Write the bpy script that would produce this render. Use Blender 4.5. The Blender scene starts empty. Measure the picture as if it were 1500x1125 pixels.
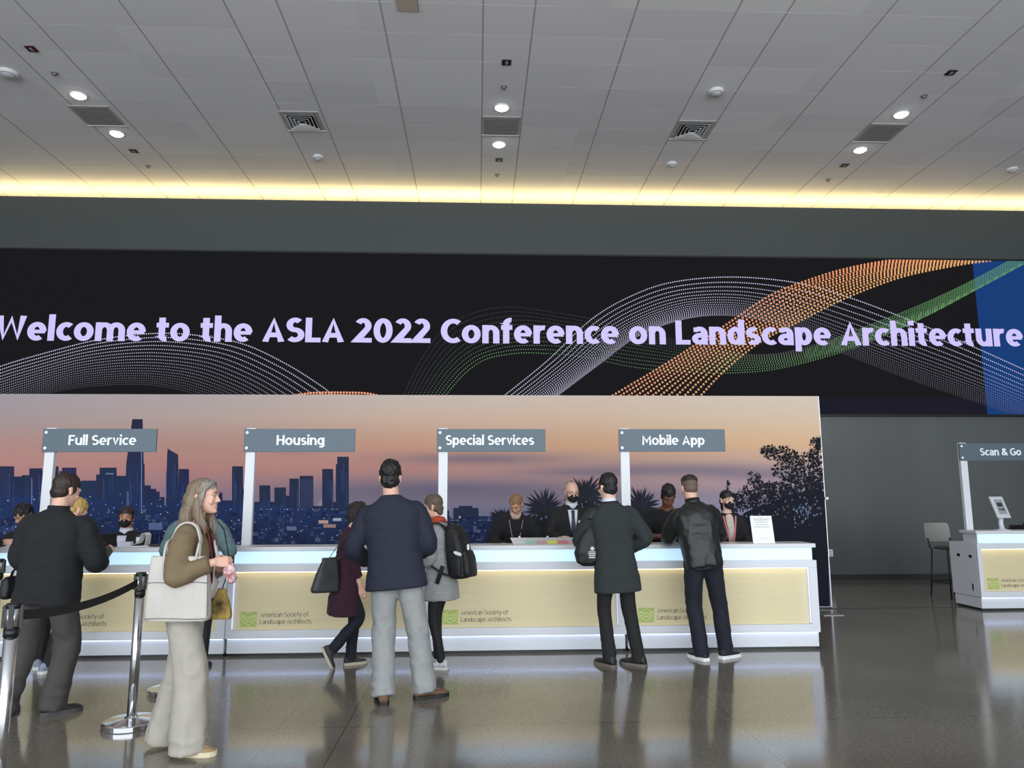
import bpy, bmesh, math, random
import numpy as np
from mathutils import Vector, Matrix, Euler
R = math.radians
SC = bpy.context.scene
COL = SC.collection

# ------------------------------------------------------------------ camera, world, light, exposure
FPX = 1090.0                                   # focal length in pixels of the 1500-wide frame
EYE = Vector((0, 0, 1.6))
PITCH, YAW, ROLL = R(8.45), R(2.66), R(-0.19)
FWD = Vector((math.sin(YAW)*math.cos(PITCH), math.cos(YAW)*math.cos(PITCH), math.sin(PITCH)))
RGT = Vector((math.cos(YAW), -math.sin(YAW), 0))
UPV = RGT.cross(FWD)
RG = RGT*math.cos(ROLL) + UPV*math.sin(ROLL)
UP = -RGT*math.sin(ROLL) + UPV*math.cos(ROLL)
cd = bpy.data.cameras.new('camera')
cam = bpy.data.objects.new('camera', cd); COL.objects.link(cam)
cd.sensor_fit = 'HORIZONTAL'; cd.sensor_width = 36.0; cd.lens = FPX/1500.0*36.0
cd.clip_start = 0.05; cd.clip_end = 200
cam.matrix_world = Matrix(((RG.x, UP.x, -FWD.x, EYE.x), (RG.y, UP.y, -FWD.y, EYE.y), (RG.z, UP.z, -FWD.z, EYE.z), (0, 0, 0, 1)))
SC.camera = cam

world = bpy.data.worlds.new('world'); SC.world = world; world.use_nodes = True
wn = world.node_tree.nodes['Background']
wn.inputs[0].default_value = (0.86, 0.93, 1.0, 1); wn.inputs[1].default_value = 5.0     # overcast daylight in front of the glass facade
SC.view_settings.view_transform = 'Standard'; SC.view_settings.look = 'None'
SC.view_settings.exposure = 0.0; SC.view_settings.gamma = 1.0; SC.view_settings.use_curve_mapping = False
SC.cycles.max_bounces = 8; SC.cycles.diffuse_bounces = 4; SC.cycles.glossy_bounces = 4
SC.cycles.sample_clamp_indirect = 4.0

CEIL = 7.55
WALLY = 14.0
FACADE_Y = -7.0
SIDE = 15.0
pl = bpy.data.lights.new('facade_portal', 'AREA'); pl.shape = 'RECTANGLE'; pl.size = 2*SIDE; pl.size_y = 7.0
pl.cycles.is_portal = True
po = bpy.data.objects.new('facade_portal', pl); COL.objects.link(po)
po.location = (0, FACADE_Y, 3.6); po.rotation_euler = (R(90), 0, 0)

def at(px, py, Y):
    d = FWD*FPX + RG*(px-750) + UP*(562.5-py)
    return EYE + d*(Y/d.y)
def atz(px, py, Z):
    d = FWD*FPX + RG*(px-750) + UP*(562.5-py)
    return EYE + d*((Z-EYE.z)/d.z)

# ------------------------------------------------------------------ helpers: tags, materials, meshes
def tag(o, label=None, cat=None, group=None, kind=None):
    if label: o['label'] = label
    if cat: o['category'] = cat
    if group: o['group'] = group
    if kind: o['kind'] = kind
    return o
def thing(name, label, cat, loc=(0, 0, 0), rz=0, group=None, kind=None):
    o = bpy.data.objects.new(name, None); COL.objects.link(o)
    o.empty_display_size = 0.1
    o.location = loc; o.rotation_euler = (0, 0, rz)
    return tag(o, label, cat, group, kind)
def lin(c):
    c = c/255.0
    return c/12.92 if c <= 0.04045 else ((c+0.055)/1.055)**2.4
def rgb(c): return (lin(c[0]), lin(c[1]), lin(c[2]), 1.0)
MATS = {}
def mat(name, c, rough=0.6, metal=0.0, var=0.0, vscale=8.0, bump=0.0, bscale=60.0, emit=None, estr=1.0, stretch=None, coat=0.0, spec=0.5, c2=None):
    if name in MATS: return MATS[name]
    m = bpy.data.materials.new(name); m.use_nodes = True
    nt = m.node_tree; b = nt.nodes['Principled BSDF']
    b.inputs['Base Color'].default_value = rgb(c); b.inputs['Roughness'].default_value = rough
    b.inputs['Metallic'].default_value = metal; b.inputs['Specular IOR Level'].default_value = spec
    b.inputs['Coat Weight'].default_value = coat; b.inputs['Coat Roughness'].default_value = 0.08
    if emit is not None:
        b.inputs['Emission Color'].default_value = rgb(emit); b.inputs['Emission Strength'].default_value = estr
    tc = None
    if var > 0 or bump > 0:
        tc = nt.nodes.new('ShaderNodeTexCoord'); mp = nt.nodes.new('ShaderNodeMapping')
        nt.links.new(tc.outputs['Object'], mp.inputs['Vector'])
        if stretch: mp.inputs['Scale'].default_value = stretch
    if var > 0:
        n = nt.nodes.new('ShaderNodeTexNoise'); n.inputs['Scale'].default_value = vscale; n.inputs['Detail'].default_value = 5
        nt.links.new(mp.outputs[0], n.inputs['Vector'])
        mx = nt.nodes.new('ShaderNodeMix'); mx.data_type = 'RGBA'
        a = rgb(c)
        if c2: lo, hi = a, rgb(c2)
        else:
            lo = tuple(x*(1-var) for x in a[:3])+(1,); hi = tuple(min(1, x*(1+var)) for x in a[:3])+(1,)
        mx.inputs[6].default_value = lo; mx.inputs[7].default_value = hi
        rp = nt.nodes.new('ShaderNodeValToRGB'); rp.color_ramp.elements[0].position = 0.3; rp.color_ramp.elements[1].position = 0.7
        nt.links.new(n.outputs[0], rp.inputs[0]); nt.links.new(rp.outputs[0], mx.inputs[0])
        nt.links.new(mx.outputs[2], b.inputs['Base Color'])
    if bump > 0:
        n = nt.nodes.new('ShaderNodeTexNoise'); n.inputs['Scale'].default_value = bscale; n.inputs['Detail'].default_value = 4
        nt.links.new(mp.outputs[0], n.inputs['Vector'])
        bp = nt.nodes.new('ShaderNodeBump'); bp.inputs['Strength'].default_value = bump; bp.inputs['Distance'].default_value = 0.01
        nt.links.new(n.outputs[0], bp.inputs['Height']); nt.links.new(bp.outputs[0], b.inputs['Normal'])
    MATS[name] = m
    return m
def vcol_mat(name, rough=0.6, emissive=False, estr=1.0):
    if name in MATS: return MATS[name]
    m = bpy.data.materials.new(name); m.use_nodes = True
    nt = m.node_tree; b = nt.nodes['Principled BSDF']
    a = nt.nodes.new('ShaderNodeVertexColor'); a.layer_name = 'print'
    if emissive:
        b.inputs['Base Color'].default_value = (0.01, 0.01, 0.01, 1)
        nt.links.new(a.outputs[0], b.inputs['Emission Color']); b.inputs['Emission Strength'].default_value = estr
    else:
        nt.links.new(a.outputs[0], b.inputs['Base Color'])
    b.inputs['Roughness'].default_value = rough
    MATS[name] = m
    return m

class MB:
    """collects shapes; build() links them as one mesh object"""
    def __init__(s): s.v = []; s.f = []; s.c = []
    def add(s, vs, fs, col=None):
        o = len(s.v); s.v.extend([tuple(p) for p in vs]); s.f.extend([tuple(i+o for i in f) for f in fs])
        s.c.extend([col]*len(fs)); return s
    def box(s, x0, x1, y0, y1, z0, z1):
        vs = [(x0,y0,z0),(x1,y0,z0),(x1,y1,z0),(x0,y1,z0),(x0,y0,z1),(x1,y0,z1),(x1,y1,z1),(x0,y1,z1)]
        return s.add(vs, [(0,3,2,1),(4,5,6,7),(0,1,5,4),(1,2,6,5),(2,3,7,6),(3,0,4,7)])
    def prism(s, pts, a, b, axis='y'):
        """outline pts (2D) swept from a to b along an axis"""
        n = len(pts)
        def p3(p, t):
            if axis == 'y': return (p[0], t, p[1])
            if axis == 'x': return (t, p[0], p[1])
            return (p[0], p[1], t)
        vs = [p3(p, a) for p in pts]+[p3(p, b) for p in pts]
        fs = [tuple(range(n)), tuple(range(2*n-1, n-1, -1))]+[(i, n+i, n+(i+1) % n, (i+1) % n) for i in range(n)]
        return s.add(vs, fs)
    def loft(s, rings, cap=True):
        """rings: list of equal-length point lists"""
        n = len(rings[0]); vs = [p for r in rings for p in r]; fs = []
        for k in range(len(rings)-1):
            for i in range(n):
                j = (i+1) % n; fs.append((k*n+i, k*n+j, (k+1)*n+j, (k+1)*n+i))
        if cap:
            fs.append(tuple(range(n-1, -1, -1))); o = (len(rings)-1)*n; fs.append(tuple(range(o, o+n)))
        return s.add(vs, fs)
    def lathe(s, prof, n=32, c=(0, 0, 0), axis='z'):
        rings = []
        for r, z in prof:
            ring = []
            for i in range(n):
                a = 2*math.pi*i/n; x, y = r*math.cos(a), r*math.sin(a)
                ring.append((c[0]+x, c[1]+y, c[2]+z) if axis == 'z' else (c[0]+x, c[1]+z, c[2]+y))
            rings.append(ring)
        return s.loft(rings)
    def ell(s, c, r, rot=None, n=20, m=12):
        vs = [Vector((0, 0, -1))]
        for k in range(1, m):
            t = math.pi*k/m
            for i in range(n):
                a = 2*math.pi*i/n; vs.append(Vector((math.sin(t)*math.cos(a), math.sin(t)*math.sin(a), -math.cos(t))))
        vs.append(Vector((0, 0, 1)))
        vs = [Vector((v.x*r[0], v.y*r[1], v.z*r[2])) for v in vs]
        if rot is not None: vs = [rot @ v for v in vs]
        vs = [v+Vector(c) for v in vs]
        fs = [(0, 1+(i+1) % n, 1+i) for i in range(n)]
        for k in range(m-2):
            for i in range(n):
                j = (i+1) % n; fs.append((1+k*n+i, 1+k*n+j, 1+(k+1)*n+j, 1+(k+1)*n+i))
        L = len(vs)-1; o = 1+(m-2)*n
        fs += [(o+i, o+(i+1) % n, L) for i in range(n)]
        return s.add(vs, fs)
    def tube(s, pts, r, n=10, round_ends=False):
        """round tube through points; r a number or one radius per point"""
        pts = [Vector(p) for p in pts]
        rs = list(r) if isinstance(r, (list, tuple)) else [r]*len(pts)
        if round_ends:
            d0 = (pts[0]-pts[1]).normalized(); d1 = (pts[-1]-pts[-2]).normalized()
            a, b = pts[0], pts[-1]; ra, rb = rs[0], rs[-1]
            pre = [(a+d0*ra*k, ra*math.sqrt(max(0, 1-k*k))) for k in (0.98, 0.85, 0.6, 0.3)]
            post = [(b+d1*rb*k, rb*math.sqrt(max(0, 1-k*k))) for k in (0.3, 0.6, 0.85, 0.98)]
            pts = [p for p, _ in pre]+pts+[p for p, _ in post]; rs = [q for _, q in pre]+rs+[q for _, q in post]
        rings = []; prev = None
        for k, p in enumerate(pts):
            t = (pts[min(k+1, len(pts)-1)]-pts[max(k-1, 0)])
            if t.length < 1e-9: t = Vector((0, 0, 1))
            t.normalize()
            if prev is None:
                a = Vector((1, 0, 0)) if abs(t.x) < 0.8 else Vector((0, 1, 0))
                u = (a-t*a.dot(t)).normalized()
            else: u = (prev-t*prev.dot(t)).normalized()
            w = t.cross(u); prev = u
            rings.append([p+(u*math.cos(2*math.pi*i/n)+w*math.sin(2*math.pi*i/n))*rs[k] for i in range(n)])
        return s.loft(rings)
    def ribbon(s, pts, wdir, w, t):
        """flat strap through points; wdir the width direction"""
        pts = [Vector(p) for p in pts]; rings = []
        for k, p in enumerate(pts):
            d = (pts[min(k+1, len(pts)-1)]-pts[max(k-1, 0)]).normalized()
            W = wdir[k] if isinstance(wdir, list) else wdir
            W = Vector(W); W = (W-d*W.dot(d)).normalized(); T = d.cross(W)
            rings.append([p+W*w/2+T*t/2, p-W*w/2+T*t/2, p-W*w/2-T*t/2, p+W*w/2-T*t/2])
        return s.loft(rings)
    def mesh(s, name):
        me = bpy.data.meshes.new(name); me.from_pydata(s.v, [], s.f); me.update()
        if any(c is not None for c in s.c):
            ca = me.color_attributes.new('print', 'FLOAT_COLOR', 'CORNER')
            arr = np.ones((len(me.loops), 4), np.float32); k = 0
            for f, c in zip(s.f, s.c):
                n = len(f)
                if c is None: c = (0.5, 0.5, 0.5, 1)
                if isinstance(c[0], (tuple, list)):
                    for j in range(n): arr[k+j] = c[j]
                else: arr[k:k+n] = c
                k += n
            ca.data.foreach_set('color', arr.ravel())
        return me
    def build(s, name, m, parent=None, bevel=0.0, smooth=False, normals=True):
        me = s.mesh(name)
        if normals:
            bm = bmesh.new(); bm.from_mesh(me); bmesh.ops.recalc_face_normals(bm, faces=bm.faces[:]); bm.to_mesh(me); bm.free()
        o = bpy.data.objects.new(name, me); COL.objects.link(o)
        for q in (m if isinstance(m, (list, tuple)) else [m]): me.materials.append(q)
        if parent is not None: o.parent = parent
        if bevel > 0:
            b = o.modifiers.new('bevel', 'BEVEL'); b.width = bevel; b.segments = 2; b.limit_method = 'ANGLE'; b.angle_limit = R(40)
        if smooth: me.polygons.foreach_set('use_smooth', np.ones(len(me.polygons), bool))
        return o

# strokes of a plain humanist sans: every glyph is a list of (polyline, closed) plus its width, capital height 1, x-height .75
def glyph(ch, t):
    h = t/2; k = h*.80; X = .75
    def arc(cx, cy, rx, ry, a0, a1, n=20): return [(cx+rx*math.cos(R(a0+(a1-a0)*i/n)), cy+ry*math.sin(R(a0+(a1-a0)*i/n))) for i in range(n+1)]
    def bowl(w, x0=0, y0=0, hh=X): return arc(x0+w/2, y0+hh/2, w/2-h, hh/2-k, 0, 360, 32)[:-1]
    def arch(x0, x1, top=X, y=0):      # shoulder from a stem at x0 to a stem at x1
        r = (x1-x0)/2; ry = min(.26, r*1.15)
        return arc((x0+x1)/2, top-k-ry, r, ry, 180, 0, 14)+[(x1, y)]
    G = {
     'l': ([([(h, 0), (h, 1.06)], 0)], t), 'i': ([([(h, 0), (h, X)], 0), ([(h, .86), (h, 1.06)], 0)], t), ' ': ([], .26), 'L': ([([(h, 1), (h, k), (.56, k)], 0)], .56),
     'F': ([([(h, 0), (h, 1-k), (.57, 1-k)], 0), ([(h, .5), (.52, .5)], 0)], .57), 'H': ([([(h, 0), (h, 1)], 0), ([(.74-h, 0), (.74-h, 1)], 0), ([(h, .51), (.74-h, .51)], 0)], .74),
     'M': ([([(h, 0), (h*1.2, 1-h*.3), (.45, .32), (.9-h*1.2, 1-h*.3), (.9-h, 0)], 0)], .9), 'A': ([([(h*.9, 0), (.395, 1-h*.2), (.79-h*.9, 0)], 0), ([(.2, .29), (.59, .29)], 0)], .79),
     'W': ([([(h*.9, 1), (.27, h*.2), (.52, .94), (.77, h*.2), (1.04-h*.9, 1)], 0)], 1.04), 'v': ([([(h*.9, X), (.3, h*.2), (.6-h*.9, X)], 0)], .6),
     'y': ([([(h*.9, X), (.31, .06)], 0), ([(.6-h*.9, X), (.34, .06), (.25, -.13), (.17, -.19), (.05, -.19)], 0)], .6),
     'o': ([(bowl(.7), 1)], .7), 'c': ([(arc(.35, X/2, .35-h, X/2-k, 50, 310), 0)], .56), 'C': ([(arc(.46, .5, .46-h, .5-k, 52, 308, 26), 0)], .72), '0': ([(arc(.35, .5, .35-h, .5-k, 0, 360, 32)[:-1], 1)], .7),
     'G': ([(arc(.46, .5, .46-h, .5-k, 52, 330, 26)+[(.8-h, .3), (.8-h, .48), (.5, .48)], 0)], .8),
     'e': ([(arc(.34, X/2, .34-h, X/2-k, 0, 308, 26), 0), ([(h, X/2-.01), (.68-h*.4, X/2-.01)], 0)], .67),
     'n': ([([(h, 0), (h, X)], 0), (arch(h, .64-h), 0)], .64), 'h': ([([(h, 0), (h, 1.06)], 0), (arch(h, .64-h), 0)], .64), 'm': ([([(h, 0), (h, X)], 0), (arch(h, .53), 0), (arch(.53, 1.06-h), 0)], 1.06),
     'u': ([([(.64-h, 0), (.64-h, X)], 0), ([(x, X-y) for x, y in [(.64-a, b) for a, b in arch(h, .64-h)]], 0)], .64), 'r': ([([(h, 0), (h, X)], 0), (arc(h+.25, X-k-.24, .25, .24, 180, 75, 12), 0)], .43),
     't': ([([(.2, .96), (.2, .22)]+arc(.2+.14, .22-.0,   .14, .22-k, 180, 285, 10), 0), ([(0, X-k), (.44, X-k)], 0)], .44),
     'f': ([([(.19, 0), (.19, .8)]+arc(.19+.17, .8, .17, 1.06-k-.8, 180, 80, 10), 0), ([(0, X-k), (.42, X-k)], 0)], .42),
     'a': ([([(.07, X-.13)]+arc(.3, X-k-.2, .29-h*.9, .2, 125, 0, 12)+[(.6-h, 0)], 0), (arc(.29, .24, .29-h, .24-k, 55, 330, 20), 0), ([(.34, .44), (.6-h, .44)], 0)], .6),
     'd': ([(bowl(.62), 1), ([(.66-h, 0), (.66-h, 1.06)], 0)], .66), 'b': ([(bowl(.62, .04), 1), ([(h, 0), (h, 1.06)], 0)], .66), 'p': ([(bowl(.62, .04), 1), ([(h, -.26), (h, X)], 0)], .66),
     'g': ([(bowl(.62), 1), ([(.66-h, X), (.66-h, -.02)]+arc(.36, -.02, .3-h, .24-k, 0, -140, 12), 0)], .66),
     's': ([(arc(.27, X-k-(X/2-k)/2, .24-h*.75, (X/2-k)/2, 40, 250, 16)+arc(.27, k+(X/2-k)/2, .26-h*.75, (X/2-k)/2, 80, -140, 16), 0)], .54),
     'S': ([(arc(.32, 1-k-(.5-k)/2, .29-h*.75, (.5-k)/2, 40, 250, 18)+arc(.32, k+(.5-k)/2, .32-h*.75, (.5-k)/2, 80, -142, 18), 0)], .64),
     '2': ([(arc(.31, .68, .3-h*.9, .32-k, 150, -25, 16)+[(.1, k*1.05), (.64, k)], 0)], .64),
     '&': ([([(.8, .02), (.22, .66)]+arc(.36, .78, .17, .22-h, 200, -20, 12)+[(.5, .66), (.2, .48)]+arc(.31, .27, .31-h, .27-h, 130, 300, 12)+[(.6, .2), (.72, .46)], 0)], .8)}
    return G[ch]
def text_shapes(txt, t):
    """flat polygons of a line of text, and its total width"""
    x = 0; out = []; gap = .062
    for ch in txt:
        st, w = glyph(ch, t)
        for pl, closed in st:
            n = len(pl); P = [np.array(p, float)+np.array([x, 0]) for p in pl]
            if closed: P.append(P[0]); n += 1
            L, Rr = [], []; th = .8 if not (ch == 'e' and n == 2) else .6
            for i in range(n):
                a = P[i]-P[i-1] if i > 0 else (P[0]-P[-2] if closed else P[1]-P[0]); b = P[i+1]-P[i] if i < n-1 else (P[1]-P[0] if closed else a)
                a = a/max(1e-9, np.hypot(*a)); b = b/max(1e-9, np.hypot(*b)); na, nb = np.array([-a[1], a[0]]), np.array([-b[1], b[0]])
                m = na+nb; l = np.hypot(*m)
                if l < 1e-6: m, k = na, 1
                else: m = m/l; k = min(1/max(.25, m @ na), 2.2)
                L.append(P[i]+m*t/2*k*np.array([1, th])); Rr.append(P[i]-m*t/2*k*np.array([1, th]))
            if ch in 'AWMv2':
                for q in L+Rr: q[1] = min(max(q[1], 0), 1 if ch != 'v' else .75)
            for i in range(n-1): out.append([L[i], Rr[i], Rr[i+1], L[i+1]])
        x += w+gap
    return out, x-gap
def lettering(mb, txt, x0, x1, zb, cap, y, bold=.2, col=None):
    """adds text on the plane facing -y, between x0 and x1, baseline zb, capital height cap"""
    q, W_ = text_shapes(txt, bold); s = (x1-x0)/W_
    for k, p in enumerate(q): mb.add([(x0+a*s, y-.00002*(k % 7), zb+b*cap) for a, b in p], [(0, 1, 2, 3)], col)

# value noise for cloth folds and hair
def vnoise(P):
    i = np.floor(P); f = P-i; f = f*f*(3-2*f)
    def h(q):
        x = np.sin(q @ np.array([127.1, 311.7, 74.7]))*43758.5453
        return x-np.floor(x)
    r = 0
    for dx in (0, 1):
        for dy in (0, 1):
            for dz in (0, 1):
                w = (f[:, 0] if dx else 1-f[:, 0])*(f[:, 1] if dy else 1-f[:, 1])*(f[:, 2] if dz else 1-f[:, 2])
                r = r+w*h(i+np.array([dx, dy, dz]))
    return r
QUAL = 1.0
def solid(name, mb, m, parent, voxel=0.011, smooth=4, folds=None, pick=None, seed=0.0, weight=None):
    """unions the shapes of mb into one continuous smooth surface, with cloth folds; folds: list of (amplitude, (sx,sy,sz), ridged)"""
    me = mb.mesh('shape'); tmp = bpy.data.objects.new('shape', me); COL.objects.link(tmp)
    r = tmp.modifiers.new('r', 'REMESH'); r.mode = 'VOXEL'; r.voxel_size = voxel*QUAL
    if smooth:
        q = tmp.modifiers.new('s', 'SMOOTH'); q.factor = 0.5; q.iterations = smooth
    dg = bpy.context.evaluated_depsgraph_get()
    out = bpy.data.meshes.new_from_object(tmp.evaluated_get(dg)); out.name = name
    bpy.data.objects.remove(tmp); bpy.data.meshes.remove(me)
    out.materials.clear()
    n = len(out.vertices)
    if folds:
        co = np.zeros(n*3, np.float32); out.vertices.foreach_get('co', co); co = co.reshape(-1, 3).astype(float)
        no = np.zeros(n*3, np.float32); out.vertices.foreach_get('normal', no); no = no.reshape(-1, 3)
        d = np.zeros(n)
        for amp, sc, ridged in folds:
            q = vnoise(co*np.array(sc)+seed*7.3+np.array([3.1, 1.7, 9.2]))
            d += amp*((1-np.abs(2*q-1)*2) if ridged else (2*q-1))
        if weight is not None: d = d*weight(co)
        co = co+no*d[:, None]
        out.vertices.foreach_set('co', co.astype(np.float32).ravel()); out.update()
    for q in (m if isinstance(m, (list, tuple)) else [m]): out.materials.append(q)
    out.polygons.foreach_set('use_smooth', np.ones(len(out.polygons), bool))
    if pick is not None:
        k = len(out.polygons); c = np.zeros(k*3, np.float32); out.polygons.foreach_get('center', c)
        out.polygons.foreach_set('material_index', pick(c.reshape(-1, 3).astype(float)).astype(np.int32))
    o = bpy.data.objects.new(name, out); COL.objects.link(o); o.parent = parent
    return o

# common materials
M_WHITE = mat('white_laminate', (206, 208, 213), 0.35)
M_BLACK = mat('black_plastic', (18, 18, 20), 0.45)
M_CHROME = mat('chrome', (215, 215, 218), 0.12, 1.0)
M_PAPER = mat('white_paper', (236, 236, 236), 0.7)

# ------------------------------------------------------------------ the setting
def floor_material():
    m = bpy.data.materials.new('polished_concrete'); m.use_nodes = True; nt = m.node_tree; b = nt.nodes['Principled BSDF']
    tc = nt.nodes.new('ShaderNodeTexCoord')
    n1 = nt.nodes.new('ShaderNodeTexNoise'); n1.inputs['Scale'].default_value = 0.9; n1.inputs['Detail'].default_value = 6
    n2 = nt.nodes.new('ShaderNodeTexNoise'); n2.inputs['Scale'].default_value = 45; n2.inputs['Detail'].default_value = 5
    for n in (n1, n2): nt.links.new(tc.outputs['Object'], n.inputs['Vector'])
    r1 = nt.nodes.new('ShaderNodeValToRGB'); e = r1.color_ramp.elements
    e[0].position = .3; e[0].color = rgb((110, 104, 94)); e[1].position = .72; e[1].color = rgb((128, 121, 110))
    r2 = nt.nodes.new('ShaderNodeValToRGB'); e = r2.color_ramp.elements
    e[0].position = .35; e[0].color = (.78, .78, .78, 1); e[1].position = .65; e[1].color = (1.1, 1.1, 1.1, 1)
    nt.links.new(n1.outputs[0], r1.inputs[0]); nt.links.new(n2.outputs[0], r2.inputs[0])
    mx = nt.nodes.new('ShaderNodeMix'); mx.data_type = 'RGBA'; mx.blend_type = 'MULTIPLY'; mx.inputs[0].default_value = 1
    nt.links.new(r1.outputs[0], mx.inputs[6]); nt.links.new(r2.outputs[0], mx.inputs[7])
    # saw-cut joints
    sx = nt.nodes.new('ShaderNodeSeparateXYZ'); nt.links.new(tc.outputs['Object'], sx.inputs[0])
    def joint(axis, pos, half):
        s = nt.nodes.new('ShaderNodeMath'); s.operation = 'SUBTRACT'; s.inputs[1].default_value = pos; nt.links.new(sx.outputs[axis], s.inputs[0])
        a = nt.nodes.new('ShaderNodeMath'); a.operation = 'ABSOLUTE'; nt.links.new(s.outputs[0], a.inputs[0])
        l = nt.nodes.new('ShaderNodeMath'); l.operation = 'LESS_THAN'; l.inputs[1].default_value = half; nt.links.new(a.outputs[0], l.inputs[0])
        return l
    acc = None
    for ax, p, h in ((0, -1.37, .004), (0, -.91, .005), (0, 1.84, .0045), (0, 4.95, .004), (0, -4.5, .004), (1, 5.53, .004), (1, 2.4, .004), (1, 9.1, .004)):
        l = joint(ax, p, h)
        if acc is None: acc = l
        else:
            q = nt.nodes.new('ShaderNodeMath'); q.operation = 'MAXIMUM'; nt.links.new(acc.outputs[0], q.inputs[0]); nt.links.new(l.outputs[0], q.inputs[1]); acc = q
    mj = nt.nodes.new('ShaderNodeMix'); mj.data_type = 'RGBA'
    nt.links.new(acc.outputs[0], mj.inputs[0]); nt.links.new(mx.outputs[2], mj.inputs[6]); mj.inputs[7].default_value = rgb((84, 78, 70))
    nt.links.new(mj.outputs[2], b.inputs['Base Color'])
    rr = nt.nodes.new('ShaderNodeMapRange'); rr.inputs[3].default_value = 0.08; rr.inputs[4].default_value = 0.17
    nt.links.new(n1.outputs[0], rr.inputs[0]); nt.links.new(rr.outputs[0], b.inputs['Roughness'])
    b.inputs['IOR'].default_value = 1.55
    b.inputs['Specular IOR Level'].default_value = 0.75
    return m
f = MB().box(-SIDE-.3, SIDE+.3, FACADE_Y, 15.2, -.2, 0).build('floor', floor_material()); tag(f, 'polished grey-brown concrete floor of the lobby', 'floor', kind='structure')

def ceiling_material():
    m = bpy.data.materials.new('ceiling_tiles'); m.use_nodes = True; nt = m.node_tree; b = nt.nodes['Principled BSDF']
    tc = nt.nodes.new('ShaderNodeTexCoord'); sx = nt.nodes.new('ShaderNodeSeparateXYZ'); nt.links.new(tc.outputs['Object'], sx.inputs[0])
    def M(op, a, v=None, c=None):
        n = nt.nodes.new('ShaderNodeMath'); n.operation = op
        for k, q in enumerate((a, v, c)):
            if q is None: continue
            if isinstance(q, (int, float)): n.inputs[k].default_value = q
            else: nt.links.new(q, n.inputs[k])
        return n.outputs[0]
    PX = 3.157
    xm = M('FLOORED_MODULO', M('SUBTRACT', sx.outputs[0], 0.05), PX)
    seams = None; ls = []
    for p in (0.0, 0.64, 1.895, PX):
        l = M('LESS_THAN', M('ABSOLUTE', M('SUBTRACT', xm, p)), 0.011); seams = l if seams is None else M('MAXIMUM', seams, l)
    ym = M('FLOORED_MODULO', M('SUBTRACT', sx.outputs[1], 8.66), 0.61)
    cross = M('LESS_THAN', M('ABSOLUTE', M('SUBTRACT', ym, 0.305)), 0.007)
    n = nt.nodes.new('ShaderNodeTexNoise'); n.inputs['Scale'].default_value = 1.4; nt.links.new(tc.outputs['Object'], n.inputs['Vector'])
    crossn = M('MULTIPLY', cross, M('MULTIPLY', M('SUBTRACT', n.outputs[0], 0.32), 2.6))
    # slight tone change from tile to tile
    ix = M('FLOOR', M('MULTIPLY', M('SUBTRACT', sx.outputs[0], 0.05), 1/1.578)); iy = M('FLOOR', M('DIVIDE', M('SUBTRACT', sx.outputs[1], 8.965), 0.61))
    cb = nt.nodes.new('ShaderNodeCombineXYZ'); nt.links.new(ix, cb.inputs[0]); nt.links.new(iy, cb.inputs[1])
    wn_ = nt.nodes.new('ShaderNodeTexWhiteNoise'); nt.links.new(cb.outputs[0], wn_.inputs[0])
    tone = nt.nodes.new('ShaderNodeMix'); tone.data_type = 'RGBA'; nt.links.new(wn_.outputs[0], tone.inputs[0])
    tone.inputs[6].default_value = rgb((226, 225, 226)); tone.inputs[7].default_value = rgb((236, 235, 235))
    a = nt.nodes.new('ShaderNodeMix'); a.data_type = 'RGBA'; nt.links.new(seams, a.inputs[0]); nt.links.new(tone.outputs[2], a.inputs[6]); a.inputs[7].default_value = rgb((172, 171, 170))
    c = nt.nodes.new('ShaderNodeMix'); c.data_type = 'RGBA'; c.clamp_factor = True; nt.links.new(crossn, c.inputs[0]); nt.links.new(a.outputs[2], c.inputs[6]); c.inputs[7].default_value = rgb((255, 255, 255))
    nt.links.new(c.outputs[2], b.inputs['Base Color']); b.inputs['Roughness'].default_value = 0.75
    return m
c = MB().box(-SIDE-.3, SIDE+.3, FACADE_Y, 15.2, CEIL, CEIL+.2).build('ceiling', ceiling_material()); tag(c, 'grey panelled ceiling with narrow service strips', 'ceiling', kind='structure')

M_GREY = mat('grey_metal_wall', (88, 91, 90), 0.34, 0.0, var=0.10, vscale=1.6, stretch=(1.0, 1, .12))
M_GREYUP = mat('grey_painted_wall', (66, 72, 71), .65)
M_SIDEW = mat('side_wall_paint', (150, 150, 150), 0.7)
# back wall: lower metal panels, upper painted band with the cove ledge
w = MB().box(-SIDE, SIDE, WALLY, 15.0, 0, 3.4).box(-SIDE, SIDE, WALLY, 15.0, 3.4, 6.0)
o = w.build('wall_back', M_GREY); tag(o, 'dark grey metal wall behind the desks', 'wall', kind='structure')
o = MB().box(-SIDE, SIDE, WALLY-.06, WALLY+.06, 6.0, 7.265).box(-SIDE, SIDE, WALLY+.06, 15.0, 6.0, 7.13).build('trim_1', M_GREYUP)
tag(o, 'dark grey bulkhead between the screen and the lit cove', 'wall', kind='structure')
o = MB().box(-SIDE, SIDE, 14.9, 15.0, 7.13, CEIL).build('trim_2', mat('cove_back', (235, 232, 222), 0.7)); tag(o, 'back of the light cove', 'wall', kind='structure')
for nm, x0, x1 in (('wall_left', -SIDE-.3, -SIDE), ('wall_right', SIDE, SIDE+.3)):
    o = MB().box(x0, x1, FACADE_Y, 15.2, 0, CEIL).build(nm, M_SIDEW); tag(o, 'plain side wall of the lobby', 'wall', kind='structure')
o = MB().box(-SIDE, SIDE, WALLY-.03, WALLY, 0, .1).build('baseboard_back', mat('dark_base', (40, 42, 44), 0.5)); tag(o, 'dark baseboard of the grey wall', 'baseboard', kind='structure')
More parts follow.
